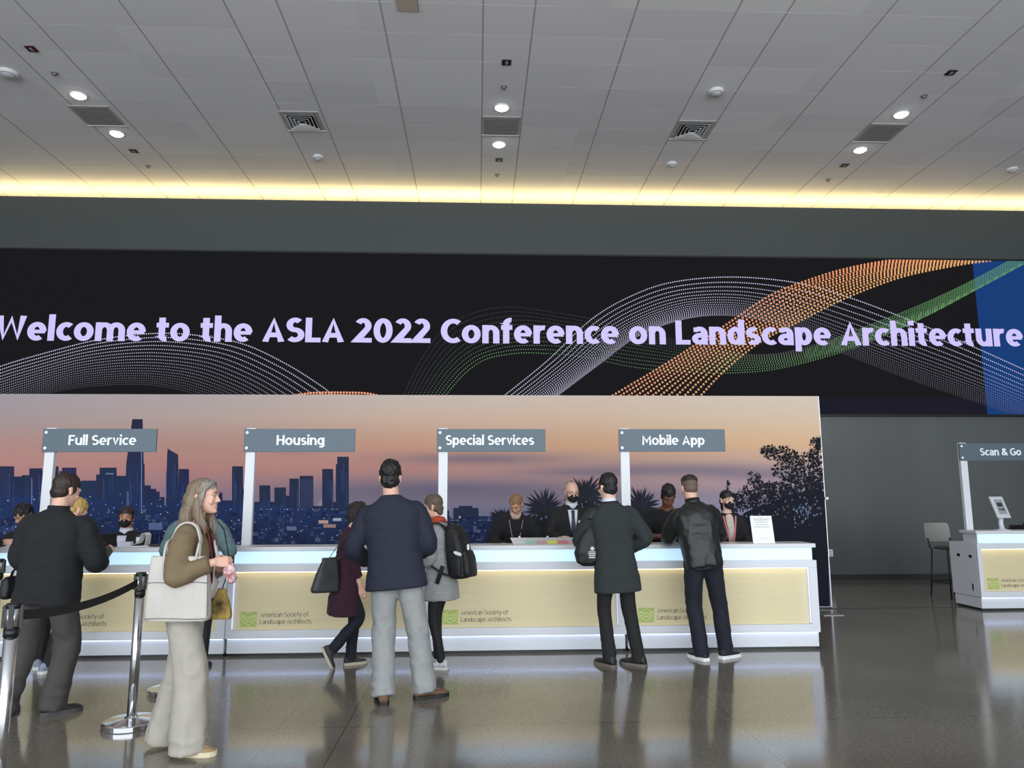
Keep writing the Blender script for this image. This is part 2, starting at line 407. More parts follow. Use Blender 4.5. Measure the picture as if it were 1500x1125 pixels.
# floor track between backdrop and kiosk, cover plate
o = MB().box(4.9, 7.0, 10.55, 10.58, -.01, .004).build('trim_3', mat('dark_track', (30, 29, 28), 0.5)); tag(o, 'dark metal track across the floor', 'trim', kind='structure')
p = at(1219, 899.5, 10.1)
o = MB().box(p.x-.17, p.x+.1, 9.98, 10.2, -.005, .006).build('floor_cover_plate', mat('steel_plate', (150, 148, 142), 0.35, 0.6)); tag(o, 'small pale metal cover plate in the floor beside the backdrop', 'floor plate')
# cove light
cl = MB().box(-SIDE+.2, SIDE-.2, WALLY+.2, WALLY+.26, 7.235, 7.262).build('cove_light', mat('cove_led', (255, 225, 150), 0.5, emit=(255, 226, 160), estr=24.0))
tag(cl, 'warm yellow light strip in the cove along the ceiling edge', 'light')

# ---- ceiling fittings
CAN = mat('downlight_lens', (255, 255, 255), 0.4, emit=(255, 252, 244), estr=9.0)
M_CW = mat('fitting_white', (214, 214, 214), 0.5)
M_GRILLE = mat('grille_grey', (178, 175, 172), 0.6, var=.12, vscale=3)
M_GDARK = mat('grille_dark', (128, 124, 120), 0.7)
def sx_at(px, py): return atz(px, py, CEIL)
where = {'l': 'left', 'm': 'middle', 'r': 'right'}
for k, px, py, lab in (('l', 115, 139, 'in front of the grille in the left ceiling strip'), ('l', 171, 195, 'beyond the grille in the left ceiling strip'),
                       ('m', 735, 157, 'in front of the grille in the middle ceiling strip'), ('m', 731, 211, 'beyond the grille in the middle ceiling strip'),
                       ('r', 1320, 167, 'in front of the grille in the right ceiling strip'), ('r', 1260, 219, 'beyond the grille in the right ceiling strip')):
    p = sx_at(px, py)
    t = thing('ceiling_downlight', 'lit round downlight '+lab, 'ceiling light', (p.x, p.y, CEIL), group='recessed downlights')
    MB().lathe([(.125, 0), (.125, -.012), (.105, -.016), (.10, -.004)], 28).build('trim_ring', M_CW, t, smooth=False)
    MB().lathe([(.103, -.002), (.10, -.02), (.07, -.04), (.02, -.048)], 28).build('lens', CAN, t, smooth=True)
    ld = bpy.data.lights.new('downlight_beam', 'SPOT'); ld.energy = 60; ld.spot_size = R(95); ld.spot_blend = .6; ld.shadow_soft_size = .08; ld.color = (1, .97, .92)
    lo = bpy.data.objects.new('downlight_beam', ld); COL.objects.link(lo); lo.parent = t; lo.location = (0, 0, -.07)
for px, py, lab in ((143, 169, 'left'), (734, 184, 'middle'), (1289, 194, 'right')):
    p = sx_at(px, py)
    t = thing('return_air_grille', 'square grey perforated grille in the %s ceiling strip' % lab, 'ceiling vent', (p.x, p.y, CEIL), group='return air grilles')
    MB().box(-.305, .305, -.305, .305, -.012, 0).build('frame', M_GRILLE, t, bevel=.004)
    m = MB()
    for k in range(18):
        y = -.26+.52*k/17; m.box(-.27, .27, y-.006, y+.006, -.017, -.011)
    m.build('slat', M_GDARK, t)
    MB().box(-.31, .31, .3, .318, -.02, 0).build('edge_strip', M_CW, t)
for px, py, lab in ((443, 177, 'left'), (1014, 190, 'right')):
    p = sx_at(px, py)
    t = thing('air_diffuser', 'square louvred air diffuser in the ceiling %s of the middle strip' % lab, 'ceiling vent', (p.x, p.y, CEIL), group='square louvred diffusers')
    MB().box(-.305, .305, -.305, .305, -.01, 0).build('frame', M_GRILLE, t)
    m = MB(); d = MB()
    for k in range(4):
        a = .235-.055*k; b_ = a-.026; z0, z1 = -.012-.004*k, -.03-.004*k
        for s in range(4):
            q = []
            for (r_, z) in ((a, z1), (a, z1+.004), (b_, z0+.004), (b_, z0)):
                q.append((r_, z))
            rot = Matrix.Rotation(R(90*s), 3, 'Z')
            ring0 = [rot @ Vector((-r_, r_, z)) for r_, z in q]; ring1 = [rot @ Vector((r_, r_, z)) for r_, z in q]
            m.loft([ring0, ring1])
    m.build('louvre', M_CW, t)
    MB().box(-.24, .24, -.24, .24, -.0125, -.0105).build('throat', mat('throat_black', (14, 14, 14), .8), t)
    MB().box(-.31, .31, .3, .318, -.02, 0).build('edge_strip', M_CW, t)
for px, py, r_, lab in ((1049, 133, .11, 'beside the right louvred diffuser, nearer the viewer'), (12, 106, .13, 'at the far left of the ceiling'), (466, 229, .09, 'beyond the left louvred diffuser'),
                    (984, 239, .09, 'beyond the right louvred diffuser'), (1483, 247, .09, 'at the far right of the ceiling near the cove')):
    p = sx_at(px, py)
    t = thing('smoke_detector', 'small white dome detector '+lab, 'detector', (p.x, p.y, CEIL), group='white dome detectors on the ceiling')
    MB().lathe([(r_, 0), (r_, -.03), (r_*.9, -.045)], 24).build('base', M_CW, t, smooth=False)
    MB().lathe([(r_*.7, -.04), (r_*.68, -.065), (r_*.4, -.085), (.005, -.09)], 24).build('dome', mat('dome_grey', (168, 168, 168), .4), t, smooth=True)
for px, py, lab, colr in ((46, 71, 'red-edged, at the near end of the left ceiling strip', (70, 24, 26)), (742, 91, 'at the near end of the middle ceiling strip', (26, 20, 22)), (1393, 106, 'at the near end of the right ceiling strip', (26, 20, 22)),
                    (196, 221, 'at the far end of the left ceiling strip', (30, 16, 18)), (731, 234, 'at the far end of the middle ceiling strip', (26, 20, 22)), (1237, 242, 'at the far end of the right ceiling strip', (26, 20, 22))):
    p = sx_at(px, py)
    t = thing('ceiling_speaker_plate', 'small dark square plate '+lab, 'ceiling plate', (p.x, p.y, CEIL), group='dark square plates in the ceiling strips')
    MB().box(-.065, .065, -.065, .065, -.012, 0).build('plate', mat('plate_%d' % colr[0], colr, .5), t, bevel=.003)
    MB().box(-.015, .02, -.03, .03, -.02, -.011).build('lens', mat('plate_lens', (150, 140, 140), .3), t)
for px, py, lab in ((80, 107, 'near, in the left ceiling strip'), (738, 127, 'near, in the middle ceiling strip'), (1354, 140, 'near, in the right ceiling strip'), (217, 243, 'far, in the left ceiling strip'), (728, 256, 'far, in the middle ceiling strip'), (1213, 263, 'far, in the right ceiling strip')):
    p = sx_at(px, py)
    t = MB().lathe([(.05, 0), (.05, -.006), (.02, -.012), (.018, -.03), (.03, -.034), (.03, -.038)], 16).build('sprinkler_head', mat('sprinkler_grey', (135, 134, 132), .5))
    t.location = (p.x, p.y, CEIL); tag(t, 'tiny grey sprinkler '+lab, 'sprinkler', 'ceiling sprinklers')
p = sx_at(596, 5)
t = thing('ceiling_access_panel', 'beige square fitting at the top edge beside the middle ceiling strip', 'ceiling plate', (p.x, p.y, CEIL))
MB().box(-.13, .13, -.13, .13, -.015, 0).build('panel', mat('beige_fitting', (190, 176, 160), .6), t, bevel=.004)
MB().box(.14, .155, -.14, .14, -.02, 0).build('edge_strip', M_CW, t)

# ---- LED wall
SY = 13.92
led = thing('led_screen', 'wide black LED wall with a lilac welcome message and dotted waves', 'screen', (0, SY, 0))
tl = at(0, 363, SY); br = at(1443, 607, SY); ztop, zbot = 6.21, 3.11
ztop = (at(750, 374, SY).z); zbot = at(1300, 607, SY).z
MB().box(-10.2, 12.8, 0, .1, zbot, ztop).build('screen_panel', mat('led_black', (5, 5, 6), .9, emit=(24, 24, 27), estr=1.0, spec=.05), led)
MB().box(-10.25, 12.85, -.012, .1, ztop, ztop+.035).box(-10.25, 12.85, -.012, .1, zbot-.035, zbot).build('screen_frame', mat('frame_black', (6, 6, 7), .5), led)
bx = at(1436, 500, SY).x
MB().box(bx, 12.8, -.003, 0, zbot+.003, ztop-.003).build('blue_field', mat('led_blue', (4, 8, 20), .9, emit=(24, 60, 118), estr=1.0, spec=.05), led)
m = MB()
for k in range(7):
    z = zbot+.02+.047*k
    m.box(at(1199, 600, SY).x-.3, bx, -.003, 0, z, z+.02)
m.build('blue_lines', mat('led_lines', (5, 5, 8), .9, emit=(30, 29, 50), estr=1.0, spec=.05), led)
def cspline(pts, n):
    """Catmull-Rom through pts, n samples equally spaced by arc length"""
    P = [pts[0]]+list(pts)+[pts[-1]]; out = []
    for k in range(1, len(P)-2):
        p0, p1, p2, p3 = [np.array(q, float) for q in P[k-1:k+3]]
        for i in range(24):
            t = i/24.0
            out.append(.5*((2*p1)+(-p0+p2)*t+(2*p0-5*p1+4*p2-p3)*t*t+(-p0+3*p1-3*p2+p3)*t**3))
    out.append(np.array(P[-2], float)); out = np.array(out)
    d = np.r_[0, np.cumsum(np.hypot(*np.diff(out, axis=0).T))]
    s = np.linspace(0, d[-1], n)
    return np.c_[np.interp(s, d, out[:, 0]), np.interp(s, d, out[:, 1])], d[-1]
wv = MB()
rnd = random.Random(4)
def dots(line, size, col, fade=None, lay=0.0):
    for i, (x, y) in enumerate(line):
        if y > 606 or y < 380 or x < -40 or x > 1545: continue
        b = fade(i/len(line), x, y) if fade else 1.0
        if b < .03: continue
        q = at(x, y, SY); r = size*SY/FPX*.5
        wv.add([(q.x+r*math.cos(a), -.004-lay, q.z+r*math.sin(a)) for a in (0, 1.047, 2.094, 3.142, 4.189, 5.236)], [(0, 1, 2, 3, 4, 5)], tuple(c_*b for c_ in col[:3])+(1,))
def family(A, B, K, step, size, col, fade=None, power=1.0, lay=0.0):
    a, la = cspline(A, 200); b, lb = cspline(B, 200)
    for k in range(K):
        t = (k/(K-1)) if power == 1 else (1-power**k)/(1-power**(K-1)); mid = a*(1-t)+b*t
        L = np.hypot(*np.diff(mid, axis=0).T).sum()
        d = np.r_[0, np.cumsum(np.hypot(*np.diff(mid, axis=0).T))]
        n = max(3, int(L/step)); s = np.linspace(0, d[-1], n)
        line = np.c_[np.interp(s, d, mid[:, 0]), np.interp(s, d, mid[:, 1])]
        dots(line, size(t) if callable(size) else size, col(t) if callable(col) else col, (lambda u, x, y, t=t: fade(t, u, x, y)) if fade else None, lay)
LAV = rgb((212, 206, 238))
# left arch
family([(-40, 556), (0, 537), (67, 517), (143, 498), (217, 489), (277, 490), (353, 503), (417, 532), (467, 563), (492, 582)],
       [(-40, 612), (20, 592), (80, 574), (130, 566), (180, 563), (220, 564), (260, 570), (300, 582), (330, 596), (350, 610)], 18, 3.2, lambda t: 1.9-.6*t, LAV,
       lambda t, u, x, y: (1-.85*t)*(1.0 if y < 581 else 0), .955)
# faint arch and green ribbon
family([(590, 582), (615, 530), (650, 482), (695, 458), (745, 450), (800, 456), (870, 468), (950, 488), (1050, 513), (1130, 519), (1210, 500), (1300, 474), (1400, 436), (1545, 358)],
       [(652, 580), (680, 548), (710, 527), (745, 519), (780, 517), (850, 522), (930, 538), (1010, 545), (1080, 546), (1150, 538), (1250, 510), (1350, 466), (1430, 424), (1545, 362)], 12, 3.6, 1.6,
       lambda t: tuple(a*(1-t)+b*t for a, b in zip(rgb((96, 106, 90)), rgb((104, 160, 92)))),
       lambda t, u, x, y: (1.0 if y < 580 or x > 1199 else 0)*((.06+.9*t*t) if x < 800 else min(1, (.06+.9*t*t)+(x-800)/450)*(.55+.45*(x > 1050))))
# dense green tail
family([(1180, 512), (1270, 478), (1350, 446), (1430, 408), (1545, 345)], [(1180, 526), (1270, 500), (1350, 466), (1430, 424), (1545, 362)], 8, 2.8, 2.0, rgb((100, 162, 100)), lambda t, u, x, y: min(1, u*1.7+.15))
# lavender ribbon
family([(738, 580), (800, 530), (870, 465), (940, 427), (1000, 411), (1080, 406), (1170, 415), (1250, 438), (1350, 476), (1430, 510), (1545, 562)],
       [(815, 581), (880, 532), (935, 492), (1000, 468), (1060, 462), (1120, 470), (1180, 492), (1250, 524), (1350, 562), (1440, 592), (1545, 630)], 18, 3.2, lambda t: 2.0-.6*t, LAV,
       lambda t, u, x, y: (1.0 if y < 580 or x > 1199 else 0)*(1-.9*t*min(1, max(0, (x-980)/160)))*(.85+.15*min(1, max(0, (x-900)/120))), .9)
# orange ribbon
family([(893, 582), (980, 530), (1060, 478), (1130, 432), (1200, 405), (1250, 391), (1300, 382), (1340, 379)],
       [(1024, 582), (1062, 542), (1112, 502), (1172, 470), (1240, 436), (1320, 406), (1400, 389), (1450, 382)], 12, 5.2, 3.7,
       lambda t: tuple(a*(1-t)+b*t for a, b in zip(rgb((236, 150, 100)), rgb((228, 168, 105)))), lambda t, u, x, y: (1.0 if y < 580 or x > 1199 else 0)*(.75+.25*u), 1.0, .002)
family([(425, 580), (460, 575.5), (500, 575), (535, 576), (556, 580)], [(425, 584), (460, 579), (500, 578.5), (535, 580), (556, 584)], 2, 4.2, 3.6, rgb((232, 150, 105)), lambda t, u, x, y: 1.0 if y < 580 else 0, 1, .002)
wv.build('wave_pattern', vcol_mat('led_dots', .5, True, 1.0), led, normals=False)
m = MB()
xl, xr = at(-5, 482, SY).x, at(1497, 490, SY).x
zb = at(700, 503, SY).z
lettering(m, 'Welcome to the ASLA 2022 Conference on Landscape Architecture', xl, xr, zb, at(700, 467.5, SY).z-zb, -.012, bold=.235)
m.build('welcome_lettering', mat('led_lilac', (40, 38, 60), .5, emit=(203, 192, 246), estr=1.0), led, normals=False)

# ---- printed backdrop
BY = 10.6
pr = at(1198, 580, BY); x1 = pr.x; zt = at(900, 579.5, BY).z
bd = thing('printed_backdrop', 'tall backdrop panel printed with a city skyline at dusk, palms and trees', 'backdrop', (0, BY, 0))
MB().box(-8.2, x1, 0, .14, .02, zt).build('panel', mat('backdrop_edge', (190, 190, 192), .5), bd)
MB().box(x1, x1+.012, -.004, .14, .02, zt).build('edge_trim', mat('alu_edge', (205, 205, 208), .35, .5), bd)
MB().box(-8.2, x1+.012, .01, .16, 0, .03).build('base_rail', M_BLACK, bd)
p = at(1203, 730, BY); MB().box(x1+.0, x1+.05, -.03, .02, p.z-.02, p.z+.02).build('clip', M_WHITE, bd, bevel=.004)
skyp = MB()
KX = [-60, 300, 600, 900, 1220]
KY = [575, 615, 650, 685, 715, 745, 810]
KC = [[(156, 145, 150), (168, 155, 152), (186, 172, 162), (196, 178, 164), (206, 190, 178)],
      [(160, 142, 142), (174, 150, 140), (192, 162, 142), (198, 170, 146), (208, 184, 158)],
      [(176, 134, 126), (178, 138, 126), (196, 148, 124), (204, 160, 126), (212, 172, 134)],
      [(180, 128, 122), (182, 130, 122), (184, 132, 122), (174, 140, 134), (186, 156, 148)],
      [(164, 124, 130), (160, 124, 132), (140, 120, 128), (170, 138, 140), (160, 140, 152)],
      [(130, 122, 148), (126, 122, 146), (118, 112, 134), (132, 130, 154), (142, 138, 164)],
      [(104, 112, 150), (104, 112, 150), (106, 110, 140), (112, 116, 146), (120, 120, 150)]]
def lerp(a, b, t): return tuple(x+(y-x)*t for x, y in zip(a, b))
def cloud(x, y):
    b = 0
    for cx, cy, rx, ry, a in ((700, 672, 120, 8, .7), (1010, 688, 150, 9, .6), (850, 692, 90, 6, .45), (600, 722, 170, 12, .55), (690, 712, 190, 10, .5), (1120, 697, 80, 7, .4), (430, 662, 40, 6, .2), (900, 724, 200, 8, .25)):
        q = ((x-cx)/rx)**2+((y-cy)/ry)**2
        b += a*math.exp(-q)
    return min(.85, b)
def sky(x, y):
    i = max(0, min(len(KX)-2, sum(1 for k in KX[1:-1] if x >= k))); j = max(0, min(len(KY)-2, sum(1 for k in KY[1:-1] if y >= k)))
    tx = min(1, max(0, (x-KX[i])/(KX[i+1]-KX[i]))); ty = min(1, max(0, (y-KY[j])/(KY[j+1]-KY[j])))
    c = lerp(lerp(KC[j][i], KC[j][i+1], tx), lerp(KC[j+1][i], KC[j+1][i+1], tx), ty)
    return lerp(c, (104, 98, 118), cloud(x, y))
GAIN = 1.12
AG = 1.0
def pc(c): return tuple(min(1, q*GAIN*AG) for q in rgb(c)[:3])+(1,)
NX, NY = 130, 70
XL = -8.2
gx = [XL+(x1-XL)*i/NX for i in range(NX+1)]; gz = [.03+(zt-.03)*j/NY for j in range(NY+1)]
def topx(x, z):
    d = Vector((x, BY, z))-EYE; w_ = d.dot(FWD); return 750+FPX*d.dot(RG)/w_, 562.5-FPX*d.dot(UP)/w_
gc = [[pc(sky(*topx(x, z))) for x in gx] for z in gz]
vs = [(x, -.001, z) for z in gz for x in gx]
for j in range(NY):
    for i in range(NX):
        a = j*(NX+1)+i
        o_ = len(skyp.v)
        skyp.v += [vs[a], vs[a+1], vs[a+NX+2], vs[a+NX+1]]; skyp.f.append((o_, o_+1, o_+2, o_+3)); skyp.c.append((gc[j][i], gc[j][i+1], gc[j+1][i+1], gc[j+1][i]))
M_PRINT = vcol_mat('printed_vinyl', .7)
M_PRINT.node_tree.nodes['Principled BSDF'].inputs['Specular IOR Level'].default_value = .15
skyp.build('printed_sky', M_PRINT, bd, normals=False)
art = MB(); AG = .70
def poly(pts, cols, lay):
    vs = []
    for x, y in pts:
        q = at(x, y, BY); vs.append((min(q.x, x1), -.0015-.0006*lay, min(max(q.z, .03), zt)))
    art.add(vs, [tuple(range(len(pts)))], cols if isinstance(cols, list) else cols)
def bld(x0, x1_, top, base=806, ct=(42, 48, 80), cb=(32, 62, 112), lay=1, lean=0):
    poly([(x0-lean, base), (x1_+lean, base), (x1_, top), (x0, top)], [pc(cb), pc(cb), pc(ct), pc(ct)], lay)
rnd = random.Random(11)
for x0, xx, tp in ((-60, -30, 700), (-32, 2, 690), (0, 21, 683), (14, 36, 698), (32, 45, 696), (43, 62, 686), (60, 80, 690), (78, 86, 683), (87, 100, 690), (91, 112, 685), (112, 142, 705), (120, 150, 704), (141, 166, 695), (146, 171, 685), (164, 192, 697),
               (176, 196, 709), (207, 212, 680), (212, 221, 711), (221, 229, 716), (229, 234, 720), (233, 241, 728), (262, 277, 687), (276, 300, 722), (300, 318, 712), (314, 326, 722), (318, 341, 733)):
    bld(x0, xx, tp, ct=(44+rnd.randint(-5, 5), 52+rnd.randint(-5, 6), 88+rnd.randint(-8, 8)), cb=(34, 64+rnd.randint(-6, 6), 122), lay=1+rnd.random()*2)
poly([(181, 806), (215, 806), (211, 690), (209, 614), (194, 614), (185, 680)], [pc((38, 66, 118)), pc((36, 62, 116)), pc((44, 54, 92)), pc((42, 42, 68)), pc((42, 42, 68)), pc((44, 54, 92))], 4)
poly([(241, 806), (264, 806), (261, 666), (247, 658), (246, 655), (245, 664)], [pc((36, 62, 112)), pc((36, 62, 112)), pc((46, 54, 86)), pc((46, 54, 86)), pc((60, 60, 90)), pc((46, 54, 86))], 4)
for x0, xx, tp in ((340, 356, 683), (356, 372, 716), (368, 382, 735), (380, 396, 711), (396, 404, 735), (402, 419, 714), (415, 424, 726), (424, 438, 701), (439, 459, 697), (459, 473, 741), (472, 488, 687), (487, 492, 735), (494, 511, 669), (492, 495, 680),
               (648, 658, 748), (664, 701, 744), (672, 692, 741), (700, 720, 756), (512, 530, 756), (530, 560, 762), (560, 600, 765), (600, 650, 764)):
    bld(x0, xx, tp, ct=(46, 54, 82), cb=(34, 58, 104), lay=2+rnd.random())
for k in range(7): poly([(441+k*2.6, 790), (442+k*2.6, 790), (442+k*2.6, 702), (441+k*2.6, 702)], pc((78, 88, 122)), 4)
poly([(463, 741), (472, 741), (471, 731)], pc((176, 160, 168)), 3)
# low city fill, then small buildings and lights
poly([(-60, 812), (735, 812), (735, 765), (690, 758), (620, 762), (540, 758), (500, 748), (420, 742), (340, 738), (240, 738), (120, 730), (-60, 725)],
     [pc((38, 48, 82))]*2+[pc((40, 54, 96))]*4+[pc((38, 60, 110))]*6, 5)
for k in range(900):
    x = rnd.uniform(-50, 728); y = 742+(rnd.random()**.8)*60
    if x > 500: y = max(y, 757)
    w_ = rnd.uniform(2.5, 11); h_ = rnd.uniform(2, 7)
    c = lerp((30, 42, 80), (58, 80, 130), rnd.random()**1.5)
    if rnd.random() < .12: c = lerp(c, (120, 130, 165), .6)
    poly([(x, y+h_), (x+w_, y+h_), (x+w_, y), (x, y)], pc(c), 6+rnd.random())
for k in range(380):
    x = rnd.uniform(-50, 725); y = 720+(rnd.random()**.7)*80
    if x > 500: y = max(y, 762)
    if x > 330: y = max(y, 746)
    s = rnd.uniform(.3, 1.0); c = rnd.choice([(235, 225, 225), (225, 190, 170), (200, 210, 240), (170, 180, 215), (150, 165, 210)])
    poly([(x-s, y+s*.8), (x+s, y+s*.8), (x+s, y-s*.8), (x-s, y-s*.8)], pc(c), 8)
for x, y, w_, h_, c in ((467, 762, 14, 5, (215, 180, 170)), (474, 768, 18, 5, (190, 150, 140)), (488, 759, 12, 4, (205, 200, 215)), (218, 766, 20, 10, (110, 124, 172)), (420, 771, 14, 6, (120, 130, 165)), (672, 756, 3, 3, (240, 190, 150)), (186, 720, 3, 45, (88, 110, 165)), (207, 660, 1.2, 90, (130, 150, 200)), (243, 690, 1, 40, (130, 140, 180)),
                       (155, 693, 12, 2, (130, 140, 180)), (46, 700, 1.5, 40, (110, 125, 175))):
    poly([(x, y+h_), (x+w_, y+h_), (x+w_, y), (x, y)], pc(c), 9)
for gx_ in range(4):
    for gy_ in range(3): poly([(222+gx_*6, 785+gy_*6), (226+gx_*6, 785+gy_*6), (226+gx_*6, 780+gy_*6), (222+gx_*6, 780+gy_*6)], pc((26, 36, 74)), 9)
# lower dark strip
poly([(-140, 990), (1222, 990), (1222, 804), (-140, 804)], [pc((24, 27, 40))]*4, 9)
for x0, xx, tp in ((0, 21, 690), (43, 62, 694), (91, 112, 692), (146, 171, 692), (186, 211, 690), (246, 262, 672), (262, 277, 694), (341, 356, 690), (380, 396, 718), (402, 419, 720), (424, 438, 708), (472, 488, 694), (494, 511, 676)):
    for k in range(rnd.randint(3, 5)):
        x = rnd.uniform(x0+1, xx-1); y0 = tp+rnd.uniform(0, 20); y1 = y0+rnd.uniform(20, 50)
        poly([(x, y1), (x+.7, y1), (x+.7, y0), (x, y0)], pc(lerp((60, 76, 124), (86, 104, 156), rnd.random())), 5.5)
# palms
DK = (38, 39, 50)
poly([(722, 812), (1080, 812), (1080, 776), (1040, 770), (1000, 778), (960, 770), (930, 766), (900, 776), (870, 764), (845, 764), (815, 772), (790, 766), (765, 774), (745, 766), (728, 780)], pc((44, 42, 56)), 9)
for cx, cy, r_, tw in ((798, 748, 36, 10), (857, 728, 34, 10), (938, 744, 34, 11), (736, 764, 22, 8), (815, 772, 22, 6), (886, 760, 24, 6), (962, 765, 20, 6)):
    poly([(cx-tw*.8, 812), (cx+tw*.8, 812), (cx+tw*1.5, cy), (cx-tw*1.5, cy)], pc(DK), 10)
    for k in range(54):
        a = math.pi*(-.30+1.6*k/53)+rnd.uniform(-.08, .08); L = r_*rnd.uniform(.7, 1.12)
        dx, dy = math.cos(a), -math.sin(a); nx_, ny_ = -dy, dx; wd = rnd.uniform(1.0, 2.2)
        poly([(cx+nx_*1.2, cy+ny_*1.2), (cx+dx*L*.55+nx_*wd, cy+dy*L*.55+ny_*wd), (cx+dx*L, cy+dy*L+L*.05), (cx+dx*L*.55-nx_*wd, cy+dy*L*.55-ny_*wd), (cx-nx_*1.2, cy-ny_*1.2)], pc(lerp(DK, (52, 54, 66), rnd.random())), 10.5+rnd.random())
    for k in range(16):
        x = cx+rnd.uniform(-.6, .6)*r_; y = cy+rnd.uniform(.15, 1.0)*r_; s = rnd.uniform(.8, 2)
        poly([(x, y+s*1.6), (x+s, y), (x, y-s*1.6), (x-s, y)], pc((112, 116, 146)), 12)
# tree mass at the right
poly([(1045, 812), (1215, 812), (1215, 722), (1196, 716), (1168, 722), (1150, 726), (1132, 736), (1110, 742), (1092, 750), (1074, 764), (1060, 780)], [pc((26, 29, 42))]*11, 10)
def leafcloud(cx, cy, rx, ry, n, c=(34, 36, 48), big=3.2):
    for k in range(n):
        a = rnd.random()*6.283; q = rnd.random()**.55
        x = cx+rx*q*math.cos(a); y = cy+ry*q*math.sin(a); s = rnd.uniform(1.0, big); b = rnd.random()*3.14
        ux, uy = math.cos(b)*s, math.sin(b)*s
        poly([(x-ux, y-uy), (x-uy*.5, y+ux*.5), (x+ux, y+uy), (x+uy*.5, y-ux*.5)], pc(lerp(c, (22, 25, 36), rnd.random())), 11+rnd.random()*2)
for a in ((1140, 664, 26, 11, 160), (1125, 658, 12, 7, 60), (1170, 676, 30, 14, 220), (1196, 660, 12, 22, 130), (1203, 648, 8, 10, 60), (1155, 690, 26, 14, 150), (1190, 700, 30, 20, 260), (1112, 716, 24, 14, 200), (1104, 700, 10, 10, 60), (1090, 732, 22, 14, 170), (1075, 745, 10, 14, 80), (1066, 712, 3, 8, 22), (1070, 728, 8, 8, 40), (1135, 730, 40, 24, 520), (1170, 728, 42, 34, 800), (1198, 715, 18, 40, 360), (1110, 742, 30, 18, 240), (1068, 765, 14, 16, 90)):
    leafcloud(*a)
for k in range(60):
    x = rnd.gauss(1178, 9); y = rnd.gauss(751, 9); s = rnd.uniform(.5, 1.7)
    if x > 1205: continue
    poly([(x, y+s*1.5), (x+s, y), (x, y-s*1.5), (x-s, y)], pc(lerp((70, 92, 130), (150, 165, 195), rnd.random())), 14)
for k in range(70):
    x = rnd.uniform(1080, 1205); y = rnd.uniform(715, 760); s = rnd.uniform(.5, 1.6)
    poly([(x, y+s*1.3), (x+s, y), (x, y-s*1.3), (x-s, y)], pc((128, 122, 146)), 14)
art.build('printed_skyline', M_PRINT, bd, normals=False)

